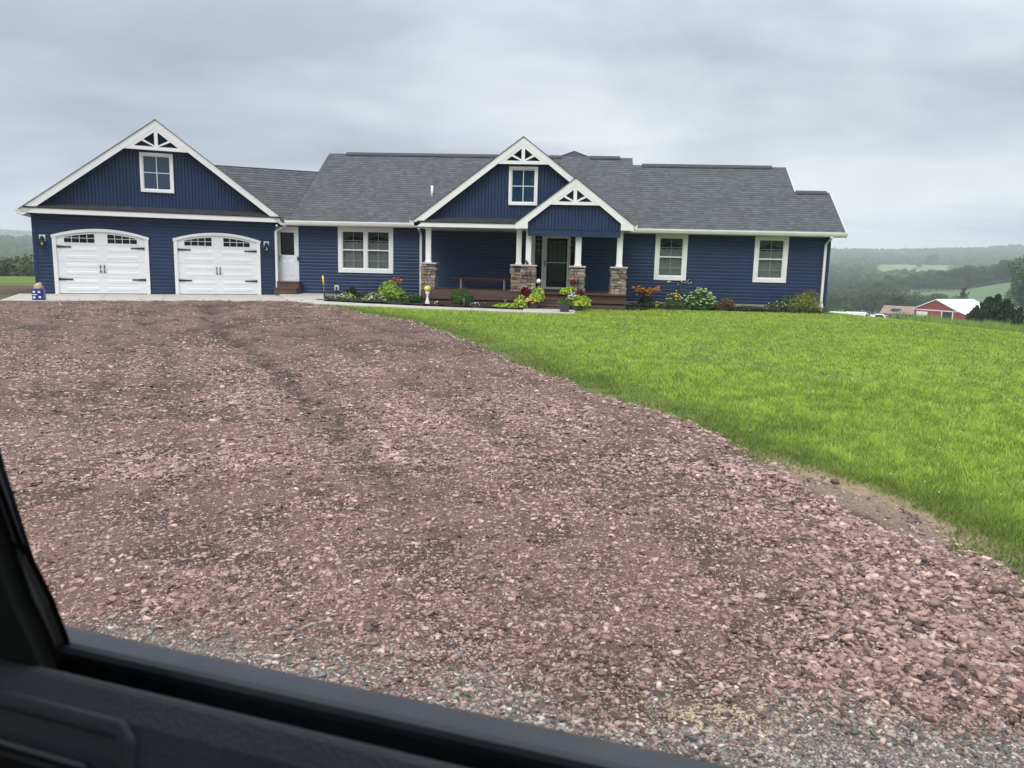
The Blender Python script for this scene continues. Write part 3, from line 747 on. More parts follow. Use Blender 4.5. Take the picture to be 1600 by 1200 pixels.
# gable ends under the roof
def end_wall(x, ry, z, ylo):
    MB().prismx([(ylo, 2.45), (2 * ry - ylo, 2.45), (ry, z - 0.1)], x - 0.05, x).build('gable_wall', M['navy'], house)
end_wall(9.13, RC, roof_z(RC), 0.02); end_wall(8.2, RB, roof_z(RB), 0.02); end_wall(2.64, RA, roof_z(RA), 0.05); end_wall(XL + .1, RA, roof_z(RA), 0.05)
# rake boards on the free edges of the roof
def rake(p, q, th=0.17, w=0.03, dx=0.0):
    b = MB(); (x0, y0, z0), (x1, y1, z1) = p, q
    b.add([(x0 + dx, y0, z0 - .005), (x0 + dx + w, y0, z0 - .005), (x0 + dx + w, y0, z0 - th), (x0 + dx, y0, z0 - th),
           (x1 + dx, y1, z1 - .005), (x1 + dx + w, y1, z1 - .005), (x1 + dx + w, y1, z1 - th), (x1 + dx, y1, z1 - th)],
          [(0, 1, 2, 3), (4, 7, 6, 5), (0, 4, 5, 1), (1, 5, 6, 2), (2, 6, 7, 3), (3, 7, 4, 0)])
    return b.build('rake_board', M['white'], house)
rake((9.47, -0.42, roof_z(-0.42) - .03), (9.47, RC, roof_z(RC) - .03))
rake((8.27, RC + .02, roof_z(RC) - .01), (8.27, RB, roof_z(RB) - .03))
rake((XL, 2.0, roof_z(2.0)), (XL, RA, roof_z(RA)), dx=-0.03)
# ridge vents
for x0, x1, ry, dz in ((-8.25, -0.9, RA, 0.0), (-0.5, 0.02, RA, 0.0), (1.05, 2.2, RA, 0.0), (3.0, 7.75, RB, -.03), (8.3, 9.36, RC, -.03)):
    MB().prismx([(ry - .16, roof_z(ry) + dz - .06), (ry - .13, roof_z(ry) + dz + .0), (ry, roof_z(ry) + dz + .075), (ry + .13, roof_z(ry) + dz + 0.0), (ry + .16, roof_z(ry) + dz - .06)], x0, x1).build('ridge_vent', M['ridge'], house)
# small rear cross gable that peeks over the ridge
rz = 5.56
for sgn in (-1, 1):
    MB().slab([(0.48, 3.5, rz), (0.48 + sgn * 1.6, 3.1, rz - 0.62), (0.48 + sgn * 1.6, 6.6, rz - 0.62), (0.48, 6.6, rz)], 0.05).build('roof', M['ridge'], house)
MB().slab([(-0.9, 3.2, rz - 0.54), (1.86, 3.2, rz - 0.54), (0.48, 3.52, rz + .01)], .04).build('roof', M['ridge'], house)
# breezeway roof between garage and house
gd = np.array([gc, gs, 0])
br = [tuple(Cp - 0.14 * gd), tuple(Cp), tuple(Bp), tuple(Bp - 4.0 * gd)]
roof_deck(br); shingles(br)
nb = np.array([-gs, gc, 0.0])
bk = [tuple(Bp - 4.2 * gd), tuple(Bp), tuple(Bp + 2.4 * nb - np.array([0, 0, 1.8])), tuple(Bp - 4.2 * gd + 2.4 * nb - np.array([0, 0, 1.8]))]
roof_deck(bk)
MB().tube([Bp - 4.2 * gd + [0, 0, .01], Bp + [0, 0, .01]], 0.035, 6).build('ridge_cap', M['ridge'], house)

# ---- gables with a truss ornament
def gable(tf, cx, hw, ztip, zapex, off, wall_off, zb, wall_u0, wall_u1, tie0, tie1, depth, pent=True, board=0.24, fz=(-.10, .05)):
    """tf(u, off, z); hw half width to the rake tips; off = fascia plane"""
    sl = (zapex - ztip) / hw
    top = lambda u: zapex - abs(u - cx) * sl
    # roof planes
    for sgn in (-1, 1):
        e0 = tf(cx + sgn * hw, off - .001, ztip - .016); e1 = tf(cx + sgn * hw, -depth, ztip - .016); r1 = tf(cx, -depth, zapex - .016); r0_ = tf(cx, off - .001, zapex - .016)
        poly = [e0, e1, r1, r0_]
        MB().slab(poly, 0.05).build('roof', M['shingle_base'], house); shingles(poly)
    # rake boards
    for sgn in (-1, 1):
        b = MB(tf)
        pts = [(cx, zapex - .012), (cx + sgn * hw, ztip - .012), (cx + sgn * hw, ztip - board * .62), (cx + sgn * (hw - .10), ztip - board * .62 ), (cx, zapex - board)]
        pts = [(cx, zapex - .012), (cx + sgn * hw, ztip - .012), (cx + sgn * hw, ztip - .17), (cx + sgn * (hw - 0.10 / sl), ztip - .17), (cx, zapex - board)]
        b.prism([(u, z) for u, z in (pts if sgn > 0 else pts[::-1])], off, off - 0.03)
        b.build('rake_board', M['white'], house)
        # soffit
        z0 = 0.06
        MB(tf).add([(cx, off - .03, zapex - z0 - .012), (cx + sgn * hw, off - .03, ztip - z0 - .012), (cx + sgn * hw, wall_off - .06, ztip - z0 - .012), (cx, wall_off - .06, zapex - z0 - .012),
                    (cx, off - .03, zapex - z0 - .032), (cx + sgn * hw, off - .03, ztip - z0 - .032), (cx + sgn * hw, wall_off - .06, ztip - z0 - .032), (cx, wall_off - .06, zapex - z0 - .032)],
                   [(0, 1, 2, 3), (4, 7, 6, 5), (0, 4, 5, 1), (1, 5, 6, 2), (2, 6, 7, 3), (3, 7, 4, 0)]).build('soffit', M['soffit'], house)
        # thin shingle edge over the rake
        MB(tf).add([(cx, off + .03, zapex + .006), (cx + sgn * hw, off + .03, ztip + .006), (cx + sgn * hw, off + .03, ztip - .006), (cx, off + .03, zapex - .006),
                    (cx, off - .02, zapex + .006), (cx + sgn * hw, off - .02, ztip + .006), (cx + sgn * hw, off - .02, ztip - .006), (cx, off - .02, zapex - .006)],
                   [(0, 1, 2, 3), (4, 7, 6, 5), (0, 4, 5, 1), (1, 5, 6, 2), (2, 6, 7, 3), (3, 7, 4, 0)]).build('drip_edge', M['ridge'], house)
    # ornament
    o0, o1 = off - .008, off - .045
    inner = lambda u, d: zapex - board - d - abs(u - cx) * sl
    tw = (zapex - board - tie0) / sl          # half length of the tie under the rake
    tr = group_part('gable_truss', house)
    MB(tf).prism([(cx - tw - .03, tie0), (cx + tw + .03, tie0), (cx + tw - (tie1 - tie0) / sl + .03, tie1), (cx - tw + (tie1 - tie0) / sl - .03, tie1)], o0, o1).build('tie_beam', M['white'], tr)
    rw = 0.115 if zapex - tie0 > 0.9 else 0.10
    for sgn in (-1, 1):
        u1 = tw - (tie1 - tie0) / sl
        MB(tf).prism([(cx, inner(cx, -.02)), (cx + sgn * (u1 + .03), tie1), (cx + sgn * (u1 - rw / sl), tie1), (cx, inner(cx, rw))][::sgn], o0, o1).build('rafter', M['white'], tr)
    MB(tf).prism([(cx - .052, tie1), (cx + .052, tie1), (cx + .052, inner(cx, rw) + .04), (cx - .052, inner(cx, rw) + .04)], o0 - .004, o1).build('king_post', M['white'], tr)
    for sgn in (-1, 1):
        # strut from the foot of the king post to the middle of the rafter
        uu = tw * 0.46; zz = inner(uu + cx, rw) + .05
        d = np.array([uu, zz - tie1]); d /= np.linalg.norm(d); nn = np.array([-d[1], d[0]]) * .034
        a = np.array([0.05, tie1 - 0.0])
        q = [a - nn, np.array([uu, zz]) - nn, np.array([uu, zz]) + nn, a + nn]
        MB(tf).prism([(cx + sgn * p[0], max(p[1], tie1 - .001)) for p in q][::sgn], o0 - .006, o1 - .002).build('strut', M['white'], tr)
    # gable wall
    wt = lambda u: top(u) - 0.10
    MB(tf).prism([(wall_u0, zb - .2), (wall_u1, zb - .2), (wall_u1, max(zb - .1, wt(wall_u1))), (cx, wt(cx)), (wall_u0, max(zb - .1, wt(wall_u0)))], wall_off - .001, wall_off - .12).build('gable_wall', M['navy'], house)
    vertical_siding(wt, wall_u0, wall_u1, zb, tf, wall_off)
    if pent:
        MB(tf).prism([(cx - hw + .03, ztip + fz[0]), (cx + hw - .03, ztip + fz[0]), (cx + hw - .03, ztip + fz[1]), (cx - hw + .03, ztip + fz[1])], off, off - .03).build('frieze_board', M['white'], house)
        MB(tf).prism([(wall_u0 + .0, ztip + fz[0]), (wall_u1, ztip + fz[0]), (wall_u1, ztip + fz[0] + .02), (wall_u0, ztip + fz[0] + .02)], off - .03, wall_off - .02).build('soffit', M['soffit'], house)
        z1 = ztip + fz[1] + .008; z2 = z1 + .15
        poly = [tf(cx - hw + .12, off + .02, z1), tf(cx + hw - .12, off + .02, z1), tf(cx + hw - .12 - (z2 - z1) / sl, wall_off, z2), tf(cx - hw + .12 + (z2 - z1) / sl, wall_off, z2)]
        MB().slab(poly, .02).build('pent_roof', M['shingle_base'], house); shingles(poly, exp=.14, tone=.35)  # pent tabs toned far darker: shade of the gable overhang put into their colour
# garage gable
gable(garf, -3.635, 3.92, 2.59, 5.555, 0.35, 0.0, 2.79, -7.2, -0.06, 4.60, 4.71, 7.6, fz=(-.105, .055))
# big porch gable
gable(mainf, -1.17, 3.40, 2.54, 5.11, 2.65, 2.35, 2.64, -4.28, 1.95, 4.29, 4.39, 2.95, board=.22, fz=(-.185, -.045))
# small gable over the steps
gable(mainf, 0.45, 1.80, 2.50, 3.87, 3.10, 2.95, 2.33, -0.95, 1.86, 3.065, 3.16, -2.3, pent=False, board=.22)
for sgn in (-1, 1):      # boxed eave returns
    xo = 0.45 + sgn * 1.80; xi = 0.45 + sgn * 1.41
    MB(mainf).prism([(xo, 2.34), (xo, 2.36), (xo, 2.47), (xi, 2.47 + .3), (xi, 2.34)][::-sgn], 3.098, 2.92).build('eave_return', M['white'], house)

# porch ceiling, beams
MB().box(-4.52, 2.18, -2.62, -0.03, 2.335, 2.36).build('porch_ceiling', M['soffit'], house)
MB().box(-0.93, 1.84, -2.93, -2.621, 2.318, 2.345).build('porch_ceiling', M['soffit'], house)
MB().prismx([(-2.64, 2.36), (-2.64, 2.55), (-0.03, 2.55), (-0.03, 2.36)], -4.50, -4.44).build('porch_side_board', M['white'], house)
MB().prismx([(-2.64, 2.36), (-2.64, 2.55), (-0.03, 2.55), (-0.03, 2.36)], 2.10, 2.16).build('porch_side_board', M['white'], house)

# ---- gutters and downspouts
def gutter(x0, x1, y, z0, z1, tf=None, name='gutter'):
    pr = [(y, z1), (y, z1 - .05), (y + .02, z0 + .03), (y + .035, z0), (y + .115, z0), (y + .115, z1 - .01), (y + .10, z1 - .01), (y + .10, z0 + .015), (y + .045, z0 + .015), (y + .035, z1 - .05), (y + .015, z1 - .012), (y + .015, z1)]
    MB(tf).prismx(pr, x0, x1).build(name, M['gutter'], house)
gutter(-9.42, -4.54, -0.53, 2.425, 2.56); gutter(2.24, 9.50, -0.53, 2.395, 2.53)
for x0, x1, dz in ((-9.6, -4.45, 0.0), (2.15, 9.46, -.03)):
    MB().box(x0, x1, -0.41, -0.39, 2.40 + dz, 2.535 + dz).build('fascia', M['white'], house)
    MB().box(x0, min(x1, 9.46), -0.385, -0.03, 2.405 + dz, 2.425 + dz).build('soffit', M['soffit'], house)
# garage and porch gutters run back from the gable tips, seen end on
gp = [(0.0, .13), (0.0, .08), (.03, .0), (.10, .0), (.10, .12), (.09, .12), (.09, .012), (.035, .012), (.012, .08), (.012, .13)]
def side_gutter(tf, u, sgn, z, o0, o1):
    pts = [(u + sgn * (.11 - a), z + b) for a, b in gp]
    MB(tf).prism(pts[::sgn], o0, o1).build('gutter', M['gutter'], house)
side_gutter(garf, 0.285, 1, 2.44, 0.33, -0.15); side_gutter(garf, -7.555, -1, 2.44, 0.33, -7.4)
side_gutter(mainf, 2.25, 1, 2.38, 3.06, 0.45); side_gutter(mainf, -4.57, -1, 2.41, 2.62, 0.45)
def downspout(pts, w=0.085, d=0.065):
    b = MB(); n = len(pts); vs = []
    for p in pts: vs += [(p[0] - w / 2, p[1] - d / 2, p[2]), (p[0] + w / 2, p[1] - d / 2, p[2]), (p[0] + w / 2, p[1] + d / 2, p[2]), (p[0] - w / 2, p[1] + d / 2, p[2])]
    fs = [(4 * i + k, 4 * i + (k + 1) % 4, 4 * i + 4 + (k + 1) % 4, 4 * i + 4 + k) for i in range(n - 1) for k in range(4)] + [(0, 3, 2, 1), tuple(4 * n - 4 + k for k in range(4))]
    b.add(vs, fs); return b.build('downspout', M['gutter'], house, bevel=.012)
downspout([gar(0.31, 0.17, 2.46), gar(0.31, 0.17, 2.36), gar(0.02, 0.08, 2.20), gar(0.02, 0.08, 0.10), gar(0.04, 0.16, 0.0)])
downspout([(-4.77, -0.46, 2.44), (-4.77, -0.46, 2.36), (-4.77, -0.065, 2.19), (-4.77, -0.065, 0.06), (-4.77, -0.18, -0.04)])
downspout([(9.0, -0.46, 2.42), (9.0, -0.46, 2.33), (8.97, -0.065, 2.14), (8.97, -0.065, 0.15), (8.97, -0.075, 0.1)])
downspout([(8.965, -0.09, 0.16), (8.965, -0.09, 0.05), (8.965, -0.13, -0.14)], 0.12, 0.10)

# ---- windows
def sash_window(x0, x1, z0, z1, tf, units=1, tw=0.14, double_hung=True, curtains=True, pane='pane', label=None):
    w = group_part('window', house)
    if label: w['label'] = label
    # casing in four butted boards
    f = MB(tf)
    f.box(x0, x1, .045, -.03, z1 - tw, z1); f.box(x0, x1, .045, -.03, z0, z0 + tw)
    f.box(x0, x0 + tw, .045, -.03, z0 + tw, z1 - tw); f.box(x1 - tw, x1, .045, -.03, z0 + tw, z1 - tw)
    f.build('casing', M['white'], w, bevel=.006)
    ix0, ix1, iz0, iz1 = x0 + tw, x1 - tw, z0 + tw, z1 - tw
    n = units; uw = (ix1 - ix0 - (n - 1) * .11) / n
    for k in range(n):
        a = ix0 + k * (uw + .11); b_ = a + uw
        if k: 
            MB(tf).box(a - .11, a, .035, -.03, iz0, iz1).build('mullion', M['white'], w)
        s = .028
        fr = MB(tf)
        fr.box(a, a + s, .012, -.03, iz0, iz1); fr.box(b_ - s, b_, .012, -.03, iz0, iz1); fr.box(a + s, b_ - s, .012, -.03, iz0, iz0 + s); fr.box(a + s, b_ - s, .012, -.03, iz1 - s, iz1)
        zm = (iz0 + iz1) / 2
        if double_hung: fr.box(a + s, b_ - s, .014, -.03, zm - .02, zm + .02)
        fr.build('sash', M['white'], w)
        mt = MB(tf); g = .006; xm = (a + b_) / 2
        if double_hung:
            for (q0, q1) in ((iz0 + s, zm - .02), (zm + .02, iz1 - s)):
                mt.box(xm - g, xm + g, -.006, -.0125, q0, q1)
                qm = q0 + (q1 - q0) * (.5 if q0 > zm else .42)
                mt.box(a + s, xm - g, -.006, -.0125, qm - g, qm + g); mt.box(xm + g, b_ - s, -.006, -.0125, qm - g, qm + g)
        else:
            mt.box(xm - .011, xm + .011, .006, -.012, iz0 + s, iz1 - s)
            for c0, c1 in ((a + s, xm - .011), (xm + .011, b_ - s)): mt.box(c0, c1, .006, -.012, zm - .011, zm + .011)
        mt.build('muntin', M['muntin'] if double_hung else M['white'], w)
        if double_hung:
            for (q0, q1) in ((iz0 + s, zm - .02), (zm + .02, iz1 - s)):
                MB(tf).box(a + s, b_ - s, -.014, -.018, q0, q1).build('pane', M[pane], w)
        else:
            for c0, c1 in ((a + s, xm - .011), (xm + .011, b_ - s)):
                for q0, q1 in ((iz0 + s, zm - .011), (zm + .011, iz1 - s)):
                    MB(tf).box(c0, c1, -.014, -.018, q0, q1).build('pane', M[pane], w)
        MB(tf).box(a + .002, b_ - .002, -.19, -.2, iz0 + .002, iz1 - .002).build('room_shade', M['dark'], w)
        if curtains:
            # pleated cafe curtain below and a scalloped valance above
            def pleat(u0, u1, z0_, z1f, d):
                N_ = 40; vs = []; 
                for i in range(N_ + 1):
                    t = i / N_; u = u0 + (u1 - u0) * t; o = d + .012 * math.sin(t * 46) + .006 * math.sin(t * 17 + 1)
                    vs += [(u, o, z0_(t)), (u, o, z1f(t))]
                return MB(tf).add(vs, [(2 * i, 2 * i + 2, 2 * i + 3, 2 * i + 1) for i in range(N_)])
            zc_ = zm + (iz1 - zm) * .42
            pleat(a + .02, b_ - .02, lambda t: iz0, lambda t: zc_ + .015 * math.sin(t * 23), -.075).build('curtain', M['curtain'], w, smooth=True)
            pleat(a + .02, b_ - .02, lambda t: iz1 - .22 - .05 * math.cos(t * 2 * math.pi), lambda t: iz1, -.095).build('valance', M['valance'], w, smooth=True)
    return w
sash_window(*WIN['a'], WZ0, WZ1, mainf, 2)
sash_window(*WIN['b'], WZ0, WZ1, mainf, 1)
sash_window(*WIN['c'], WZ0, WZ1, mainf, 1)
sash_window(-4.155, -3.165, 3.30, 4.545, lambda u, o, z: gar(u, o + .045, z), 1, .085, False, False, 'atticpane')
sash_window(-1.61, -0.71, 3.075, 4.24, lambda u, o, z: (u, -2.395 - o, z), 1, .08, False, False, 'atticpane')

# ---- garage doors
def garage_door(t0, t1):
    d = group_part('garage_door', house); cx = (t0 + t1) / 2; hw = (t1 - t0) / 2
    zs, zc = 1.81, 2.035
    R = (hw ** 2 + (zc - zs) ** 2) / (2 * (zc - zs))
    arc = lambda t, g=0.0: zc - g - (R - math.sqrt(R * R - (t - cx) ** 2))
    N = 24
    # arched casing
    b = MB(garf); vs = []
    for i in range(N + 1):
        t = t0 - .02 + (t1 - t0 + .04) * i / N
        for o, g in ((.075, -.035), (.075, .055), (.01, .055), (-.02, -.035)): vs.append((t, o, arc(min(max(t, t0), t1), g)))
    b.add(vs, [(4 * i + k, 4 * i + (k + 1) % 4, 4 * i + 4 + (k + 1) % 4, 4 * i + 4 + k) for i in range(N) for k in range(4)] + [(0, 1, 2, 3), tuple(4 * N + k for k in range(4))])
    b.build('arched_casing', M['white'], d)
    for a, c in ((t0, t0 + .105), (t1 - .105, t1)):
        MB(garf).prism([(a, 0), (c, 0), (c, arc(c) - .02), (a, arc(a) - .02)], .06, -.02).build('side_casing', M['white'], d)
    # body with arched top
    x0, x1 = t0 + .105, t1 - .105
    def body(z0, z1, name='door_section'):
        b = MB(garf); n = 20 if z1 > 1.7 else 1
        for i in range(n):
            a = x0 + (x1 - x0) * i / n; c = x0 + (x1 - x0) * (i + 1) / n
            b.prism([(a, z0), (c, z0), (c, min(z1, arc(c, .03))), (a, min(z1, arc(a, .03)))], .022, .0)
        return b.build(name, M['gdoor'], d)
    cuts = [0.015, 0.52, 1.03, 1.54, 3.0]
    for a, c in zip(cuts[:-1], cuts[1:]): body(a + .002, c - .002)
    # raised long panels, two per section
    for (z0, z1) in ((0.09, 0.215), (0.325, 0.455), (0.60, 0.725), (0.83, 0.965), (1.10, 1.235), (1.335, 1.465)):
        for s0, s1 in ((x0 + .22, cx - .13), (cx + .13, x1 - .22)):
            b = MB(garf); e = .022; f = .031; w = .028
            b.add([(s0, e, z0), (s1, e, z0), (s1, e, z1), (s0, e, z1), (s0 + w, f, z0 + w), (s1 - w, f, z0 + w), (s1 - w, f, z1 - w), (s0 + w, f, z1 - w)],
                  [(4, 5, 6, 7), (0, 1, 5, 4), (1, 2, 6, 5), (2, 3, 7, 6), (3, 0, 4, 7)])
            b.build('raised_panel', M['gdoor'], d)
    # lights: two groups of 4 x 2 panes under the arch
    for s0, s1 in ((x0 + .19, cx - .15), (cx + .15, x1 - .19)):
        zt = lambda t: min(arc(t, .125), 1.92)
        fr = MB(garf); n = 12
        for i in range(n):
            a = s0 + (s1 - s0) * i / n; c = s0 + (s1 - s0) * (i + 1) / n
            fr.prism([(a, 1.595), (c, 1.595), (c, zt(c) + .03), (a, zt(a) + .03)], .034, .0221)
        fr.build('light_frame', M['gdoor'], d)
        pw = (s1 - s0 - .06) / 4
        for k in range(4):
            a = s0 + .03 + k * pw + .008; c = a + pw - .016
            MB(garf).prism([(a, 1.625), (c, 1.625), (c, 1.758), (a, 1.758)], .037, .0341).build('pane', M['darkpane'], d)
            MB(garf).prism([(a, 1.774), (c, 1.774), (c, zt(c)), (a, zt(a))], .037, .0341).build('pane', M['darkpane'], d)
    # strap hinges
    for sgn, xe in ((1, x0 + .01), (-1, x1 - .01)):
        for z in (1.485, 0.465):
            L = .42
            MB(garf).prism([(xe, z - .036), (xe + sgn * (L - .07), z - .017), (xe + sgn * (L - .06), z - .032), (xe + sgn * L, z), (xe + sgn * (L - .06), z + .032), (xe + sgn * (L - .07), z + .017), (xe, z + .036)][::sgn], .05, .038).build('strap_hinge', M['black'], d)
    for u in (cx - .055, cx + .055):
        b = MB(garf); b.tube([(u, .042, .70), (u, .085, .72), (u, .085, .88), (u, .042, .90)], .013, 6)
        b.prism([(u - .028, .88), (u, .86), (u + .028, .88), (u, .935)], .047, .036); b.prism([(u - .028, .72), (u, .665), (u + .028, .72), (u, .74)], .047, .036)
        b.build('pull_handle', M['black'], d)
garage_door(*D1); garage_door(*D2)

# ---- wall lanterns
def lantern(u, z):
    d = group_part('wall_lantern', house)
    MB(garf).box(u - .085, u + .085, .035, .02, z - .02, z + .17).build('mounting_plate', M['plastic_white'], d)
    b = MB(garf); b.box(u - .05, u + .05, .07, .036, z + .0, z + .12); b.tube([(u, .06, z + .1), (u, .13, z + .14), (u, .16, z + .05)], .014, 6)
    for a in (-.075, .065):
        for o in (.09, .22): b.box(u + a, u + a + .012, o + .012, o, z - .19, z + .03)
    b.box(u - .08, u + .08, .235, .085, z + .03, z + .05); b.box(u - .08, u + .08, .235, .085, z - .205, z - .19); b.box(u - .045, u + .045, .2, .12, z + .05, z + .075)
    b.build('lantern_frame', M['black'], d)
    MB(garf).box(u - .062, u + .062, .216, .104, z - .188, z + .028).build('lantern_glass', M['pane'], d)
    x, y, zz = gar(u, .16, z - .11)
    MB().lathe([(.01, -.05), (.035, -.02), (.034, .01), (.016, .05), (.014, .08)], 10, (x, y, zz)).build('bulb', M['plastic_white'], d, smooth=True)
lantern(-7.02, 1.665); lantern(-0.305, 1.665)

# ---- side door and its steps
d = group_part('side_door', house)
f = MB(mainf); f.box(-9.89, -9.80, .05, 0, .48, 2.37); f.box(-9.17, -9.10, .05, 0, .48, 2.37); f.box(-9.80, -9.17, .05, 0, 2.29, 2.37); f.box(-9.80, -9.17, .08, 0, .475, .50)
f.build('casing', M['ddoor'], d, bevel=.004)
f = MB(mainf); f.box(-9.798, -9.75, .03, 0, .51, 2.285); f.box(-9.262, -9.172, .03, 0, .51, 2.285); f.box(-9.75, -9.262, .03, 0, 2.17, 2.285); f.box(-9.75, -9.262, .03, 0, .51, 1.39)
f.build('door_leaf', M['ddoor'], d)
for a, c in ((-9.70, -9.53), (-9.46, -9.29)):
    b = MB(mainf); e, g, w = .03, .042, .03
    b.add([(a, e, .66), (c, e, .66), (c, e, 1.20), (a, e, 1.20), (a + w, g, .69), (c - w, g, .69), (c - w, g, 1.17), (a + w, g, 1.17)], [(4, 5, 6, 7), (0, 1, 5, 4), (1, 2, 6, 5), (2, 3, 7, 6), (3, 0, 4, 7)])
    b.build('raised_panel', M['ddoor'], d)
MB(mainf).box(-9.748, -9.264, .02, .008, 1.392, 2.168).build('pane', M['darkpane'], d)
f = MB(mainf); f.box(-9.80, -9.765, .045, .03, 1.15, 1.45); f.tube([(-9.78, .05, 1.33), (-9.72, .10, 1.33), (-9.68, .10, 1.33)], .012, 6); f.build('handle', M['steel'], d)
MB(mainf).box(-9.79, -9.73, .06, .03, 1.38, 1.44).build('lock', M['plastic_white'], d)
MB(mainf).box(-9.145, -9.10, .09, .05, 1.20, 1.34).build('doorbell', M['black'], d)
st = group_part('side_steps', house)
def plank_steps(par, x0, x1, rows, side=None):
    for (yf, yb, z0, z1) in rows:
        MB().box(x0, x1, yf, yf + .035, z0, z1 - .03).build('riser', M['deck'], par)
        n = max(1, round((yb - yf + .03) / .145)); w = (yb - yf + .03) / n
        for k in range(n): MB().box(x0 - .02, x1 + .02, yf - .03 + k * w + .002, yf - .03 + (k + 1) * w - .004, z1 - .03, z1).build('tread_board', M['deck'], par, bevel=.004)
        MB().box(x0, x0 + .03, yf + .036, yb, z0, z1 - .031).build('stringer', M['deck'], par); MB().box(x1 - .03, x1, yf + .036, yb, z0, z1 - .031).build('stringer', M['deck'], par)
plank_steps(st, -9.80, -9.02, [(-.62, -.34, .02, .26), (-.33, -.03, .02, .47)])

# ---- front door with storm door and sidelights
d = group_part('front_door', house)
f = MB(mainf)
f.box(-0.93, -0.81, .05, 0, .40, 2.33); f.box(.56, .62, .05, 0, .40, 2.33); f.box(-0.81, .56, .05, 0, 2.285, 2.33)
f.box(-0.57, -0.505, .045, 0, .40, 2.283); f.box(.36, .405, .045, 0, .40, 2.283)
f.build('casing', M['white'], d)
for a, c in ((-0.80, -0.575), (.41, .555)):
    MB(mainf).box(a, c, -.02, -.03, .42, 2.28).build('sidelight', M['darkpane'], d)
    b = MB(mainf)
    for z in (1.75, 1.95, 2.12): b.box(a, c, -.012, -.018, z - .006, z + .006)
    b.box((a + c) / 2 - .005, (a + c) / 2 + .005, -.012, -.018, 1.75, 2.28)
    b.build('leaded_bars', M['steel'], d)
f = MB(mainf); f.box(-.50, -.40, .05, .012, .42, 2.28); f.box(.30, .355, .05, .012, .42, 2.28); f.box(-.40, .30, .05, .012, 2.16, 2.28); f.box(-.40, .30, .05, .012, .42, .50); f.box(-.40, .30, .045, .015, 1.325, 1.345)
f.build('storm_frame', M['white'], d, bevel=.005)
for z0, z1 in ((.50, 1.325), (1.345, 2.16)): MB(mainf).box(-.40, .30, .032, .028, z0, z1).build('pane', M['pane'], d)
b = MB(mainf); b.box(-.50, .355, -.05, -.09, .42, 2.28); b.build('inner_door', M['darkdoor'], d)
M['innerglass'] = mat('inner_door_glass', (0.26, 0.29, 0.23), 0.12, 0.5)
MB(mainf).box(-.33, .24, -.04, -.049, .70, 2.08).build('inner_glass', M['innerglass'], d)
b = MB(mainf)
for u in (-.21, -.05, .11): b.box(u - .006, u + .006, -.032, -.039, .70, 2.08)
for z in (1.70, 1.83, 1.96): b.box(-.33, .24, -.0315, -.0385, z - .006, z + .006)
b.build('leaded_bars', M['dark'], d)
b = MB(mainf); b.box(-.475, -.44, .062, .05, 1.20, 1.40); b.tube([(-.455, .06, 1.36), (-.455, .10, 1.36), (-.40, .10, 1.35)], .012, 6); b.build('handle', M['black'], d)
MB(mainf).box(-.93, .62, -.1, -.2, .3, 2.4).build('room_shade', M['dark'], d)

# ---- deck
DX0, DXM, DX1 = -4.35, -1.30, 2.12
dk = group_part('deck', house)
zt = 0.40
y = -0.03; k = 0
while y > -2.44:
    MB().box(DX0, DX1, y - .138, y, zt - .028, zt).build('deck_board', M['deck'], dk); y -= .143
while y > -2.92:
    MB().box(-0.98, DX1, y - .138, y, zt - .028, zt).build('deck_board', M['deck'], dk); y -= .143
def skirt(x0, x1, y):
    for z0, z1, dy in ((.235, .385, 0), (.115, .232, .004), (-.30, .055, .012)):
        MB().box(x0, x1, y + dy, y + dy + .03, z0, z1).build('skirt_board', M['deck'], dk)
    MB().box(x0, x1, y + .04, y + .07, -.3, .37).build('joist', M['dark'], dk)
skirt(DX0, -0.98, -2.48); skirt(0.40, DX1, -2.93)
MB().box(DX1 - .03, DX1, -2.9, -.05, -.3, .371).build('skirt_board', M['deck'], dk)
MB().box(DX0, DX0 + .03, -2.44, -.05, -.3, .371).build('skirt_board', M['deck'], dk)
MB().box(-1.0, -.97, -2.9, -2.44, -.3, .371).build('skirt_board', M['deck'], dk)
st = group_part('porch_steps', house)
plank_steps(st, -0.72, 0.38, [(-3.62, -3.30, -.10, .065), (-3.29, -2.95, -.10, .235)])
MB().box(-.95, .40, -2.96, -2.93, -.2, .37).build('riser', M['deck'], st)

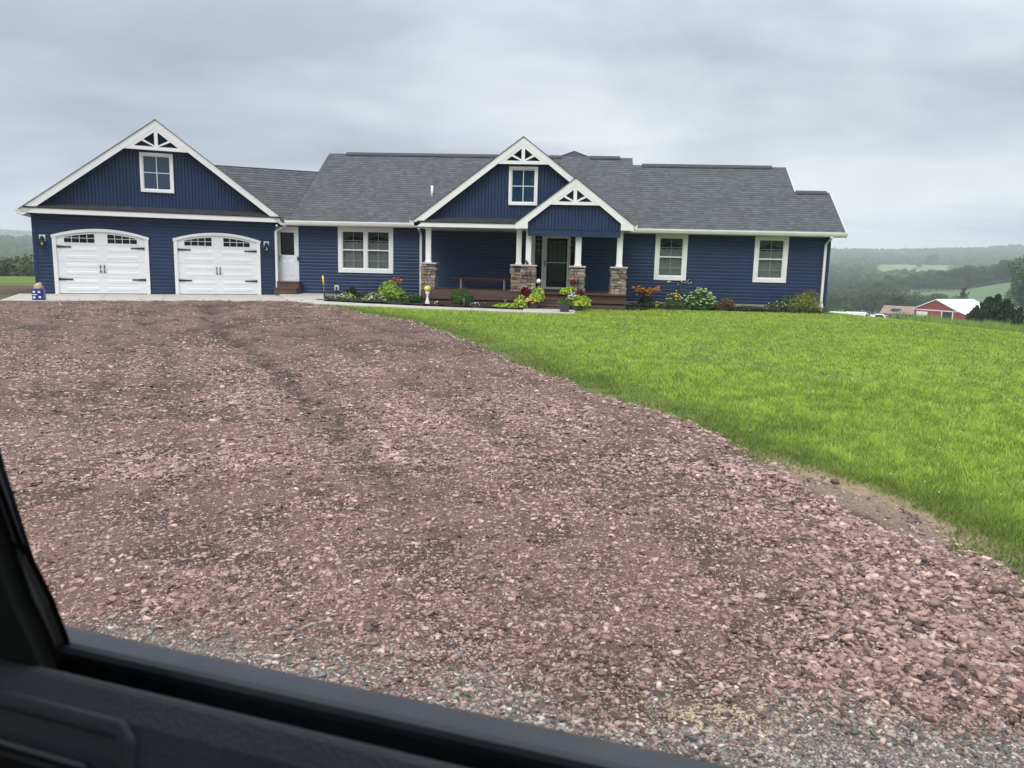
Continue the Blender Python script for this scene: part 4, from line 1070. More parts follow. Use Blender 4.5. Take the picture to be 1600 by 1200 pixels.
# ---- stone piers: every ledge stone its own piece
STONE_T = [(0.46, 0.38, 0.29), (0.12, 0.10, 0.09), (0.30, 0.23, 0.18), (0.22, 0.17, 0.14), (0.38, 0.31, 0.25), (0.16, 0.13, 0.12), (0.27, 0.25, 0.23), (0.34, 0.26, 0.18), (0.20, 0.18, 0.17)]
def stone_mesh(w, h, dpt, seed):
    r = random.Random(seed); c = r.choice(STONE_T); k = r.uniform(.8, 1.2); b = MB(); b.cur = tuple(q * k for q in c)
    j = lambda s: r.uniform(-s, s)
    e = .012
    f0 = [(-w / 2 + j(.006), -dpt, -h / 2 + j(.006)), (w / 2 + j(.006), -dpt, -h / 2 + j(.006)), (w / 2 + j(.006), -dpt, h / 2 + j(.006)), (-w / 2 + j(.006), -dpt, h / 2 + j(.006))]
    mid = [(p[0] * .98, -dpt * .55, p[2] * 1.0) for p in f0]; mid = [(p[0] + (.006 if p[0] > 0 else -.006), p[1], p[2] + (.004 if p[2] > 0 else -.004)) for p in mid]
    bk_ = [(p[0], .0, p[2]) for p in mid]
    f0 = [(p[0] * .93, p[1] + j(.008), p[2] * .84) for p in f0]
    b.add(f0 + mid + bk_, [(0, 1, 2, 3)] + [(i, i + 4, (i + 1) % 4 + 4, (i + 1) % 4) for i in range(4)] + [(i + 4, i + 8, (i + 1) % 4 + 8, (i + 1) % 4 + 4) for i in range(4)])
    return b.mesh('stone', M['stone'], tint=True)
SM = {}
for wi, w in enumerate((.11, .15, .19, .24)):
    for hi_, h in enumerate((.055, .075, .095)):
        for v in range(4): SM[(wi, hi_, v)] = (stone_mesh(w, h, .035 + .012 * (v % 3), wi * 100 + hi_ * 10 + v), w, h)
def pier(x0, x1, y0, y1, left=True, right=True, cap=True, capx=None):
    p = group_part('stone_pier', house)
    MB().box(x0 + .03, x1 - .03, y0 + .03, y1 - .03, zt, 1.19).build('core', M['mortar'], p)
    def face(L, place, rz):
        z = zt + .004
        while z < 1.18:
            hi_ = random.choice((0, 1, 1, 2)); h = (.055, .075, .095)[hi_]
            if z + h > 1.192: hi_ = 0; h = .055
            if z + h > 1.2: break
            u = 0
            while u < L - .02:
                rem = L - u; ch = [i for i, w in enumerate((.11, .15, .19, .24)) if w <= rem + .01]
                if not ch: break
                wi = random.choice(ch); me, w, hh = SM[(wi, hi_, random.randrange(4))]
                if rem - w < .10: sx = rem / w
                else: sx = 1.0
                ww = w * sx
                o = link('stone', me, p, place(u + ww / 2, z + h / 2), (0, 0, rz)); o.scale = ((ww - .014) / w, random.uniform(.75, 1.25), 1)
                u += ww
            z += h + .012
    face(x1 - x0, lambda u, z: (x0 + u, y0 + .03, z), 0)
    if left: face(y1 - y0, lambda u, z: (x0 + .03, y1 - u, z), -math.pi / 2)
    if right: face(y1 - y0, lambda u, z: (x1 - .03, y0 + u, z), math.pi / 2)
    if cap: MB().box(x0 - .035, x1 + .035, y0 - .035, y1 + .02, 1.198, 1.25).build('cap', M['cap'], p, bevel=.01)
    return p
pier(-4.34, -3.89, -2.44, -1.99)
pier(-1.47, -1.145, -2.50, -2.10, True, False, cap=False)
pier(-1.14, -0.69, -2.88, -2.43, True, True, cap=False)
cc = MB(); cc.prismz([(-1.505, -2.535), (-1.175, -2.535), (-1.175, -2.915), (-.655, -2.915), (-.655, -2.08), (-1.505, -2.08)], 1.198, 1.25); cc.build('pier_cap', M['cap'], house, bevel=.01)
pier(0.37, 0.82, -2.88, -2.43); pier(1.65, 2.10, -2.88, -2.43)
def post(x, y, w=.165, z1=2.36):
    p = group_part('porch_post', house)
    MB().box(x - w / 2, x + w / 2, y - w / 2, y + w / 2, 1.252, z1).build('shaft', M['white'], p, bevel=.006)
    MB().box(x - w / 2 - .018, x + w / 2 + .018, y - w / 2 - .018, y + w / 2 + .018, 1.251, 1.30).build('base', M['white'], p)
    MB().box(x - w / 2 - .018, x + w / 2 + .018, y - w / 2 - .018, y + w / 2 + .018, z1 - .06, z1 - .01).build('capital', M['white'], p)
post(-4.14, -2.22); post(-1.25, -2.26); post(-0.93, -2.68, z1=2.345); post(0.61, -2.68, .18, 2.345); post(1.88, -2.68, .17, 2.345)

# ---- small fittings
MB().tube([(-4.56, 0.95, roof_z(.95) - .1), (-4.56, 0.95, roof_z(.95) + .38)], .042, 12).build('vent_pipe', M['plastic_white'], house, smooth=True)
o = group_part('outlet', house)
MB(mainf).box(-7.845, -7.69, .035, .0, .20, .37).build('cover', M['plastic_white'], o, bevel=.006)
MB(mainf).box(-7.80, -7.74, .085, .036, .24, .33).build('plug', M['black'], o)
MB().tube([(-7.77, -.075, .24), (-7.77, -.10, .1), (-7.76, -.12, .02)], .012, 6).build('cord', M['black'], o)

# ================================================================== THINGS ON THE PORCH AND IN THE BEDS
b = thing('porch_bench', 'long plain brown wooden bench standing against the siding on the porch', 'bench', (-2.53, -1.05, zt))
for k in range(3): MB().box(-.97, .97, -.16 + k * .107, -.16 + k * .107 + .10, .33, .372).build('seat_board', M['bench'], b, bevel=.005)
MB().box(-.90, .90, -.10, -.06, .27, .329).build('apron_rail', M['bench'], b)
for sx in (-.70, .75):
    for sy in (-.12, .10): MB().box(sx - .022, sx + .022, sy - .022, sy + .022, 0, .329).build('leg', M['steel'], b)
b = thing('doormat', 'dark doormat on the deck in front of the storm door', 'doormat', (-.07, -.45, zt))
MB().box(-.38, .38, -.24, .24, .0, .018).build('mat', M['black'], b, bevel=.006)

b = thing('pier_figurine', 'tiny brown bird figurine on the wide stone pier cap beside the post', 'figurine', (-.96, -2.85, 1.25))
g = MB(); g.lathe([(.02, 0), (.045, .02), (.05, .05), (.03, .085), (.012, .1)], 10); g.build('body', M['bench'], b, smooth=True)
g = MB(); g.lathe([(.005, .085), (.026, .10), (.027, .12), (.005, .14)], 10, (-.02, -.01, 0)); g.build('head', M['bench'], b, smooth=True)

# leafy plants
def leaves(name, parent, n, rx, ry, rz_, size, cols, zoff=0.0, up=0.0, seed=1, shape='dome', asp=0.55, lumps=0, mtl='leaf', cx=0, cy=0):
    rg = np.random.default_rng(seed)
    d = rg.normal(size=(n, 3)); d /= np.linalg.norm(d, axis=1)[:, None]
    if shape == 'dome': d[:, 2] = np.abs(d[:, 2])
    rad = rg.random(n) ** 0.4
    if lumps:
        L = rg.normal(size=(lumps, 3)); L /= np.linalg.norm(L, axis=1)[:, None]
        k = (d @ L.T).max(1); rad = rad * (0.72 + 0.36 * np.clip((k - .6) / .4, 0, 1))
    c = d * rad[:, None] * np.array([rx, ry, rz_]) + np.array([cx, cy, zoff])
    nrm = d * 0.8 + rg.normal(size=(n, 3)) * 0.55 + np.array([0, 0, up]); nrm /= np.linalg.norm(nrm, axis=1)[:, None]
    t = np.cross(nrm, rg.normal(size=(n, 3))); t /= np.linalg.norm(t, axis=1)[:, None] + 1e-9; w = np.cross(nrm, t)
    s = size * rg.uniform(.65, 1.3, n)[:, None]
    P = np.stack([c - t * s, c + w * s * asp, c + t * s + nrm * s * -.25, c - w * s * asp], 1).reshape(-1, 3)
    cols = np.array(cols); T = cols[rg.integers(0, len(cols), n)] * rg.uniform(.75, 1.25, (n, 1))
    F = np.arange(n * 4).reshape(-1, 4)
    return link(name, np_mesh(name, P, F, M[mtl], np.repeat(T, 4, 0)), parent)
def blossoms(name, parent, pts, r, cols, seed=3, flat=.6):
    rg = np.random.default_rng(seed); pts = np.array(pts, float); n = len(pts); cols = np.array(cols)
    T = cols[rg.integers(0, len(cols), n)] * rg.uniform(.85, 1.15, (n, 1)); s = np.stack([rg.uniform(.8, 1.2, n) * r] * 2 + [rg.uniform(.8, 1.2, n) * r * flat], 1)
    if n <= 9:
        for i in range(n):
            V, F, Tc = batch(ICO_V, ICO_F, np.zeros((1, 3)), s[i:i + 1], rg.uniform(0, 6, 1), rg.normal(0, .3, 1), T[i:i + 1], .3, rg=rg)
            link('bloom', np_mesh('bloom', V, F, M['petal'], Tc), parent, tuple(pts[i]))
        return
    V, F, T = batch(ICO_V, ICO_F, pts, s, rg.uniform(0, 6, n), rg.normal(0, .3, n), T, .3, rg=rg)
    o = link(name, np_mesh(name, V, F, M['petal'], T), parent); o['kind'] = 'stuff'; return o
def stems(parent, n, rx, h, seed=5, r=.006, name='stems', col='leafstem', ry=None):
    rg = random.Random(seed); b = MB()
    for i in range(n):
        a = rg.uniform(0, 6.28); q = rg.random() ** .5; x, y = rx * q * math.cos(a), (ry or rx) * q * math.sin(a); hh = h * rg.uniform(.75, 1.05)
        b.tube([(x * .25, y * .25, 0), (x * .6, y * .6, hh * .5), (x, y, hh)], r, 4)
    return b.build(name, M['stem'], parent)
M['stem'] = mat('green_stem', (0.06, 0.09, 0.03), 0.7)
def gz(x, y): return -0.055
def shell_pts(n, rx, ry, rz_, z0, seed, zmin=.2):
    rg = np.random.default_rng(seed); d = rg.normal(size=(n * 3, 3)); d /= np.linalg.norm(d, axis=1)[:, None]; d = d[d[:, 2] > zmin][:n]
    return d * np.array([rx, ry, rz_]) * rg.uniform(.9, 1.06, (len(d), 1)) + np.array([0, 0, z0])
DKG = [(.030, .065, .020), (.045, .095, .025), (.022, .048, .018)]
MDG = [(.07, .15, .03), (.10, .20, .045), (.05, .11, .025)]
LTG = [(.20, .34, .05), (.27, .42, .07), (.14, .26, .04)]
LIME = [(.38, .52, .05), (.48, .60, .07), (.28, .42, .04)]
VAR = [(.08, .16, .04), (.42, .46, .25), (.12, .22, .06), (.50, .52, .33)]
SIL = [(.18, .26, .18), (.26, .33, .25), (.10, .18, .08)]

p = thing('yew_bush', 'dark green rounded yew bush at the left end of the bed below the double window', 'shrub', (-7.05, -.85, -.04))
leaves('foliage', p, 1500, .27, .25, .36, .028, DKG, .05, seed=11, lumps=7); stems(p, 8, .2, .3, 1)
p = thing('low_juniper', 'low dark juniper spreading in the bed directly below the double window', 'shrub', (-6.35, -1.0, -.04))
leaves('foliage', p, 1700, .48, .35, .27, .03, DKG, .04, seed=12, lumps=9); stems(p, 8, .3, .18, 2)
p = thing('variegated_hosta', 'low white edged variegated plant in front of the yew bush', 'plant', (-6.95, -1.75, -.04))
leaves('foliage', p, 420, .34, .28, .22, .05, VAR, .03, up=.6, seed=13)
p = thing('variegated_hosta', 'small pale edged plant nearest the stake at the left end of the bed', 'plant', (-7.35, -1.8, -.04))
leaves('foliage', p, 120, .16, .15, .12, .035, VAR, .02, up=.6, seed=14)
p = thing('silver_hosta', 'silvery green broad leaved plant at the foot of the big lime green shrub', 'plant', (-5.95, -2.1, -.04))
leaves('foliage', p, 520, .42, .30, .26, .06, VAR + SIL, .03, up=.5, seed=15)
p = thing('lime_shrub', 'large lime green shrub with an orange flower head on top, left of the porch', 'shrub', (-5.45, -1.35, -.04))
leaves('foliage', p, 2400, .60, .42, .56, .046, [(.30, .46, .07), (.36, .52, .09), (.20, .34, .05)], .10, seed=16, lumps=10); stems(p, 14, .3, .5, 3)
p = thing('orange_lily', 'cluster of orange lily blooms rising behind the lime green shrub', 'flower', (-5.45, -.95, -.04))
stems(p, 9, .14, .66, 4); blossoms('blooms', p, shell_pts(30, .20, .12, .12, .64, 5, -.5), .038, [(.55, .10, .03), (.62, .20, .05), (.45, .07, .03)])
p = thing('groundcover_plant', 'dark leafy clump beside the downspout at the porch corner', 'plant', (-4.62, -2.55, -.04))
leaves('foliage', p, 1100, .46, .34, .26, .035, DKG + MDG[:1], .03, seed=17, lumps=8); blossoms('blooms', p, shell_pts(7, .4, .3, .25, .03, 6), .022, [(.7, .68, .5)])
p = thing('round_boxwood', 'round fluffy green shrub in front of the porch skirt below the bench', 'shrub', (-2.95, -3.10, -.04))
leaves('foliage', p, 2600, .42, .36, .45, .024, [(.07, .14, .03), (.10, .19, .04), (.05, .10, .025)], .10, seed=18, lumps=12); stems(p, 10, .2, .3, 7)
p = thing('white_impatiens', 'tiny white blossoms at the right foot of the round shrub', 'flower', (-2.50, -3.45, -.04))
leaves('foliage', p, 90, .16, .12, .10, .03, DKG, .0, seed=19); blossoms('blooms', p, shell_pts(9, .15, .11, .11, .02, 8), .024, [(.75, .77, .75)])
p = thing('white_impatiens', 'tiny white blossoms alone in the mulch near the yellow glass ornament', 'flower', (-3.72, -3.15, -.04))
leaves('foliage', p, 90, .18, .12, .08, .03, DKG, .0, seed=20); blossoms('blooms', p, shell_pts(6, .14, .1, .09, .02, 9), .024, [(.75, .75, .6)])
p = thing('sweet_potato_vine', 'lime green vine trailing over the mulch towards the left flower pot', 'plant', (-1.45, -3.85, -.04))
leaves('foliage', p, 330, .50, .16, .13, .045, LIME, .02, up=.6, seed=21); leaves('foliage', p, 240, .22, .2, .36, .05, LIME, .04, seed=22, cx=.36)

def pot(loc, r, h, label, name='flower_pot', mtl='pot'):
    p = thing(name, label, 'flower pot', loc)
    MB().lathe([(r * .72, 0), (r * .78, .01), (r * .97, h * .86), (r * 1.08, h * .87), (r * 1.08, h), (r * .96, h), (r * .93, h * .9), (.01, h * .88)], 18).build('pot', M[mtl], p, smooth=False)
    return p
p = pot((-.72, -3.72, .045 - .09), .17, .20, 'dark pot left of the steps with lime leaves, crimson coleus and yellow blooms')
leaves('lime_foliage', p, 900, .29, .24, .42, .055, LIME, .25, seed=23, lumps=6, cx=.10); leaves('crimson_foliage', p, 300, .15, .14, .24, .05, [(.16, .012, .02), (.10, .01, .015), (.22, .02, .03)], .40, seed=24, cx=-.24)
blossoms('blooms', p, np.random.default_rng(5).normal(size=(34, 3)) * [.12, .05, .05] + [-.02, -.24, .28], .028, [(.80, .58, .08), (.85, .70, .25)])
blossoms('white_blooms', p, [(.18, -.1, .68), (.20, -.05, .60), (-.02, -.15, .64), (-.05, -.2, .60)], .022, [(.75, .78, .8)])
p = pot((0.52, -3.30, -.05), .17, .46, 'tall dark pot right of the steps with lime leaves below a crimson plume')
leaves('lime_foliage', p, 700, .27, .22, .26, .05, LIME, .46, seed=25, lumps=6, cx=-.15); leaves('crimson_foliage', p, 160, .09, .09, .16, .04, [(.13, .015, .02), (.2, .02, .03)], .74, seed=26, cx=-.05)
leaves('crimson_foliage', p, 150, .11, .1, .12, .05, [(.2, .012, .03), (.13, .01, .02)], .46, seed=27, cx=.18)
p = pot((0.62, -3.95, -.055), .17, .22, 'dark pot on the grass edge with a big lime mound and white and crimson blooms')
leaves('lime_foliage', p, 1100, .29, .26, .34, .06, LIME, .16, seed=28, lumps=7, cx=.08); blossoms('blooms', p, np.random.default_rng(6).normal(size=(20, 3)) * [.06, .04, .07] + [-.2, -.12, .40], .028, [(.75, .78, .82)])
leaves('crimson_foliage', p, 220, .12, .1, .16, .05, [(.2, .012, .03), (.13, .01, .02)], .22, seed=29, cx=-.26)
p = thing('square_planter', 'small charcoal planter with grassy green leaves on the concrete pad', 'planter', (.22, -4.85, -.05))
b = MB(); b.add([(-.12, -.12, 0), (.12, -.12, 0), (.12, .12, 0), (-.12, .12, 0), (-.165, -.165, .24), (.165, -.165, .24), (.165, .165, .24), (-.165, .165, .24)], [(0, 3, 2, 1), (4, 5, 6, 7), (0, 1, 5, 4), (1, 2, 6, 5), (2, 3, 7, 6), (3, 0, 4, 7)]); b.build('planter', M['pot'], p, bevel=.012)
leaves('foliage', p, 420, .22, .2, .17, .05, MDG + LTG[:1], .23, up=.5, seed=30, asp=.2)

# ornaments and markers
p = thing('glass_ornament', 'white hourglass shaped garden ornament with a yellow glass globe by the porch corner', 'garden ornament', (-4.03, -3.05, -.05))
MB().lathe([(.085, 0), (.08, .03), (.045, .16), (.03, .24), (.045, .32), (.075, .40), (.06, .41)], 14).build('stand', M['plastic_white'], p, smooth=True)
MB().lathe([(.03, .40), (.08, .42), (.105, .47), (.10, .53), (.07, .58), (.05, .56)], 14).build('globe', M['glassyellow'], p, smooth=True)
p = thing('driveway_marker', 'thin stake with a yellow sleeve standing at the corner of the bed', 'marker stake', (-7.52, -2.35, -.05))
MB().tube([(0, 0, .30), (0, 0, .52)], .008, 6).build('rod', M['steel'], p)
MB().tube([(0, 0, .50), (-.03, 0, .80)], .028, 8).build('sleeve', M['yellow'], p, smooth=True)
MB().tube([(0.03, 0, 0), (0, 0, .30)], .024, 8).build('foot', M['pot'], p)
MB().box(-.22, .16, -.14, .10, 0, .05).build('base_block', M['pot'], p, bevel=.01)
def solar_light(loc, label, h=.26):
    p = thing('solar_light', label, 'solar light', loc, 0, 'small solar path lights in the bed')
    MB().tube([(0, 0, 0), (0, 0, h * .6)], .010, 6).build('stake', M['steel'], p)
    MB().lathe([(.03, h * .6), (.04, h * .62), (.04, h * .88), (.055, h * .9), (.045, h)], 10).build('lamp', M['lamp_glass'], p)
solar_light((-1.55, -3.75, -.05), 'dark solar path light standing in the trailing lime vine')
solar_light((-2.80, -3.75, -.05), 'dark solar path light in front of the round fluffy shrub', .24)
def plant_label(loc, label):
    p = thing('plant_tag', label, 'plant label', loc); MB().box(-.02, .02, -.004, .004, 0, .13).build('plate', M['plastic_white'], p)
plant_label((-7.12, -1.8, -.04), 'white plant label stuck in the mulch before the yew bush')
plant_label((-5.1, -1.9, -.04), 'white plant label at the right foot of the lime green shrub')
p = thing('globe_pick', 'white ball on a thin stick beside the stone pier left of the front door', 'garden pick', (-.58, -3.15, .06))
MB().tube([(0, 0, 0), (0, 0, .64)], .007, 6).build('stick', M['black'], p)
MB().lathe([(.005, .62), (.055, .65), (.07, .70), (.055, .75), (.005, .775)], 12).build('ball', M['plastic_white'], p, smooth=True)
p = thing('garden_lantern', 'small black lantern on a hook rising behind the right hand flower pots', 'lantern', (.62, -3.0, .40))
MB().box(-.04, .04, -.04, .04, .28, .40).build('lantern_body', M['black'], p); MB().tube([(0, 0, 0), (0, 0, .28)], .008, 6).build('rod', M['black'], p); MB().lathe([(.055, .40), (.01, .47)], 8).build('roof', M['black'], p)

# right bed
p = thing('rust_helenium', 'bushy clump of rust orange flowers on dark stalks right of the last stone pier', 'flower', (2.95, -.9, -.06))
stems(p, 26, .30, .48, 9); leaves('foliage', p, 700, .30, .24, .42, .035, DKG, .03, seed=31)
rg = np.random.default_rng(9); q = rg.random((95, 2)) * [.92, .5] - [.46, .25]
blossoms('blooms', p, np.stack([q[:, 0], q[:, 1], .50 + .12 * (np.abs(q[:, 0]) / .46) + rg.normal(0, .06, 95)], 1), .042, [(.50, .17, .03), (.62, .26, .04), (.40, .10, .02), (.55, .30, .06)], 10)
p = thing('yellow_coreopsis', 'loose green plant with bright yellow blooms beside the pale green sedum', 'flower', (3.85, -1.25, -.06))
leaves('foliage', p, 900, .36, .26, .40, .032, MDG, .03, seed=32, asp=.3); blossoms('blooms', p, np.random.default_rng(3).normal(size=(22, 3)) * [.11, .06, .09] + [.05, -.15, .40], .034, [(.85, .62, .05), (.80, .70, .12)])
blossoms('low_blooms', p, np.random.default_rng(4).normal(size=(8, 3)) * [.05, .05, .05] + [-.58, -.2, .12], .03, [(.75, .68, .10)])
leaves('low_foliage', p, 420, .38, .24, .17, .03, DKG, .02, seed=33, cx=-.70)
p = thing('white_cosmos', 'single tall white flower standing above the yellow blooms', 'flower', (3.72, -.75, -.06))
MB().tube([(0, 0, 0), (.01, 0, .45), (-.01, 0, .84)], .006, 5).build('stem', M['stem'], p); blossoms('bloom', p, [(-.01, 0, .85), (.03, 0, .86), (-.04, .0, .85)], .034, [(.80, .74, .55)])
p = thing('pale_sedum', 'large dome of pale green sedum flower heads below the left bedroom window', 'shrub', (4.72, -1.10, -.06))
leaves('foliage', p, 1500, .50, .36, .55, .045, [(.08, .17, .05), (.12, .24, .07)], .03, seed=34); stems(p, 24, .4, .5, 10)
blossoms('flower_heads', p, shell_pts(90, .50, .36, .56, .10, 12, .05), .055, [(.36, .52, .20), (.30, .46, .16), (.42, .56, .27)], 13, .5)
p = thing('tall_daisy', 'wispy stalks with small cream flowers rising left of the pale sedum', 'flower', (4.28, -.6, -.06))
stems(p, 12, .22, .84, 11, .005); leaves('foliage', p, 260, .2, .16, .6, .03, MDG, .05, seed=35, asp=.25); blossoms('blooms', p, np.random.default_rng(8).normal(size=(9, 3)) * [.14, .06, .05] + [0, 0, .84], .026, [(.75, .72, .45)])
p = thing('rust_sedum', 'low rusty brown seed heads below the siding right of the pale sedum', 'plant', (5.55, -1.15, -.06))
leaves('foliage', p, 800, .38, .28, .28, .03, [(.16, .07, .035), (.10, .06, .03), (.06, .08, .03)], .03, seed=36); blossoms('seed_heads', p, shell_pts(40, .34, .25, .30, .05, 14), .03, [(.32, .13, .05), (.24, .10, .05)])
p = thing('dry_stalks', 'thin dry brown stalks standing against the siding behind the rusty seed heads', 'plant', (5.75, -.5, -.06))
stems(p, 14, .32, .52, 12, .004); blossoms('seed_heads', p, np.random.default_rng(2).normal(size=(30, 3)) * [.2, .06, .08] + [0, 0, .48], .014, [(.16, .10, .05)])
p = thing('creeping_plant', 'low dark green creeping plant at the foundation between the two bedroom windows', 'plant', (6.35, -1.1, -.07))
leaves('foliage', p, 500, .60, .28, .12, .032, DKG, .02, seed=37)
p = thing('white_potentilla', 'low bush dotted with small white flowers below the right bedroom window', 'shrub', (7.15, -1.25, -.07))
leaves('foliage', p, 1100, .48, .32, .30, .03, [(.06, .10, .03), (.09, .13, .04), (.05, .07, .025)], .03, seed=38, lumps=8); blossoms('blooms', p, shell_pts(16, .46, .3, .31, .03, 15), .024, [(.78, .76, .70)])
p = thing('green_spirea', 'dusky green upright shrub just left of the golden bush', 'shrub', (7.62, -.85, -.07))
leaves('foliage', p, 900, .30, .26, .52, .032, [(.08, .13, .05), (.11, .16, .06)], .05, seed=39, asp=.3)
p = thing('golden_bush', 'tall upright yellow green bush beside the right downspout', 'shrub', (8.15, -1.05, -.07))
leaves('foliage', p, 3000, .55, .38, .78, .036, [(.24, .30, .05), (.32, .36, .06), (.14, .20, .04), (.34, .28, .07)], .05, seed=40, asp=.28, lumps=8); stems(p, 30, .36, .74, 13, .005)
p = thing('trailing_shrub', 'low dark olive growth along the lawn in front of the golden bush', 'plant', (7.95, -1.75, -.08))
leaves('foliage', p, 900, .66, .26, .20, .03, [(.05, .08, .025), (.08, .10, .03), (.10, .08, .03)], .02, seed=41, lumps=8); blossoms('blooms', p, shell_pts(6, .6, .24, .2, .02, 16), .02, [(.7, .68, .6)])

# bag left of the garage
BAG = p = thing('shopping_bag', 'dark blue bag with pale round emblems, beige cloth sticking out, at the garage corner', 'bag', (-14.72, -5.75, -.06), .25)
b = MB(); b.add([(-.17, -.11, 0), (.17, -.11, 0), (.17, .11, 0), (-.17, .11, 0), (-.18, -.10, .36), (.18, -.12, .37), (.17, .10, .37), (-.18, .11, .36)], [(0, 3, 2, 1), (4, 5, 6, 7), (0, 1, 5, 4), (1, 2, 6, 5), (2, 3, 7, 6), (3, 0, 4, 7)]); b.build('bag_body', M['bag'], p, bevel=.012)
for ex, ez in ((-.10, .27), (.05, .27), (-.10, .10), (.07, .11)):
    b = MB(); b.prism([(ex + .042 * math.cos(k * math.pi / 5), ez + .03 * math.sin(k * math.pi / 5)) for k in range(10)], -.126, -.106); b.build('emblem', M['vanwhite'], p)
b = MB(); b.box(-.14, -.01, -.126, -.105, .175, .20); b.build('stripe', M['vanwhite'], p)
leaves('cloth', p, 60, .14, .09, .18, .06, [(.5, .38, .26), (.42, .3, .2)], .37, seed=50, asp=.8, mtl='petal')
MB().lathe([(.05, .34), (.13, .38), (.11, .48), (.05, .54), (.01, .55)], 9).build('cloth_bundle', M['beige'], p)

BAG.scale = (.88, .88, .9)
rg = np.random.default_rng(77)
def carpet(name, label, n, fx, size, cols, hz_):
    x, y = fx(rg.random(n), rg.random(n)); k = fbm(x, y, .35, 3) > .50; x, y = x[k], y[k]; n = len(x)
    c = np.stack([x, y, -0.03 + rg.random(n) * hz_], -1); nr_ = rg.normal(size=(n, 3)) * .7 + [0, 0, 1]; nr_ /= np.linalg.norm(nr_, axis=1)[:, None]
    t = np.cross(nr_, rg.normal(size=(n, 3))); t /= np.linalg.norm(t, axis=1)[:, None]; w = np.cross(nr_, t); s_ = size * rg.uniform(.6, 1.4, (n, 1))
    P = np.stack([c - t * s_, c + w * s_ * .5, c + t * s_, c - w * s_ * .5], 1).reshape(-1, 3); cols = np.array(cols); T = cols[rg.integers(0, len(cols), n)] * rg.uniform(.7, 1.3, (n, 1))
    o = link(name, np_mesh(name, P, np.arange(4 * n).reshape(-1, 4), M['leaf'], np.repeat(T, 4, 0))); tag(o, label, kind='stuff')
carpet('ground_cover_plants', 'low mixed leaves between the shrubs of the left bed', 5200, lambda a, b: (-7.4 + 6.2 * a, -1.2 - (1.1 + 1.35 * a) * b), .028, DKG + MDG, .09)
carpet('ground_cover_plants', 'low mixed leaves along the foot of the wall in the right bed', 4200, lambda a, b: (2.3 + 6.5 * a, -.3 - (1.25) * b), .028, DKG + MDG + [(.12, .10, .04)], .10)

# ================================================================== THE VALLEY BEYOND
def pos(px, r, dz=0.0):
    yy = 440.0
    for _ in range(4):
        a = az_of(px, yy); x, y = r * math.sin(a), CAM[1] + r * math.cos(a); z = tz(x, y) + dz
        yy = 409.7 + 0.0228 * (px - 800) + (CAM[2] - z) * FPX / r
    return (x, y, z)
def facing(px, rx, ra):       # rotation whose local x axis points rx to the right of and ra away from the viewer's line
    a = az_of(px); f = (rx * math.cos(a) + ra * math.sin(a), -rx * math.sin(a) + ra * math.cos(a))
    return math.atan2(f[1], f[0])
# barn
bn = thing('red_barn', 'red metal barn with a pale roof, white roll door and dark doorway, in the valley', 'barn', pos(1427.5, 250), facing(1427, .82, -.57))
W_, L_, E_, A_ = 12.9, 16.5, 4.5, 7.3
b = MB(); b.prism([(0, -1.5), (W_, -1.5), (W_, E_ - .05), (W_ / 2, A_ - .05), (0, E_ - .05)], 0, .2); b.box(0, .2, .2, L_, -1.5, E_ - .1); b.box(W_ - .2, W_, .2, L_, -1.5, E_ - .1); b.prism([(0, -1.5), (W_, -1.5), (W_, E_ - .05), (W_ / 2, A_ - .05), (0, E_ - .05)], L_ - .2, L_)
b.build('wall', M['barnred'], bn)
b = MB(); b.prism([(W_ + .01, -1.5), (W_ + 4.2, -1.5), (W_ + 4.2, 2.9), (W_ + .01, 4.25)], 0, .2); b.box(W_ + 4.0, W_ + 4.2, .2, L_ - 3, -1.5, 2.85); b.build('lean_to_wall', M['barnred'], bn)
for k in range(26):
    u = .25 + k * .5
    if u < W_ - .1 and not (.7 < u < 4.3 or 8.1 < u < 11.8): MB().box(u, u + .05, -.03, 0, 0, E_ - .5).build('siding_rib', M['barnred'], bn)
for sg in (0, 1):
    x0 = W_ / 2; x1 = -.4 if sg == 0 else W_ + .25
    z1 = E_ - .2 if sg == 0 else E_ - .12
    MB().slab([(x0, -.4, A_), (x1, -.4, z1), (x1, L_ + .3, z1), (x0, L_ + .3, A_)], .12).build('roof', M['barnroof'], bn)
MB().slab([(W_ + .2, -.3, E_ - .25), (W_ + 4.5, -.3, 2.95), (W_ + 4.5, L_ - 2.8, 2.95), (W_ + .2, L_ - 2.8, E_ - .25)], .1).build('lean_to_roof', M['barnroof'], bn)
MB().box(.8, 4.1, -.06, -.01, 0, 3.6).build('roll_door', M['vanwhite'], bn)
MB().box(8.5, 11.3, -.05, -.01, 0, 3.9).build('doorway', M['dark'], bn)
for u in (8.2, 11.32): MB().box(u, u + .28, -.1, -.01, 0, 3.95).build('door_jamb', M['vanwhite'], bn)
MB().box(0, W_, -.1, -.04, 4.0, 4.25).build('trim_band', M['vanwhite'], bn)
MB().box(6.5, 7.3, -.06, -.01, 0, 2.3).build('side_door', M['vanwhite'], bn)
for sg in (0, 1):
    x1 = -.4 if sg == 0 else W_ + .25
    MB().add([(W_ / 2, -.43, A_), (x1, -.43, E_ - .15), (x1, -.43, E_ - .4), (W_ / 2, -.43, A_ - .25), (W_ / 2, -.38, A_), (x1, -.38, E_ - .15), (x1, -.38, E_ - .4), (W_ / 2, -.38, A_ - .25)], [(0, 1, 2, 3), (4, 7, 6, 5), (0, 4, 5, 1), (3, 2, 6, 7)]).build('rake_trim', M['vanwhite'], bn)
MB().box(W_ + 3.9, W_ + 4.25, -.1, .15, 0, 2.9).build('corner_trim', M['vanwhite'], bn)
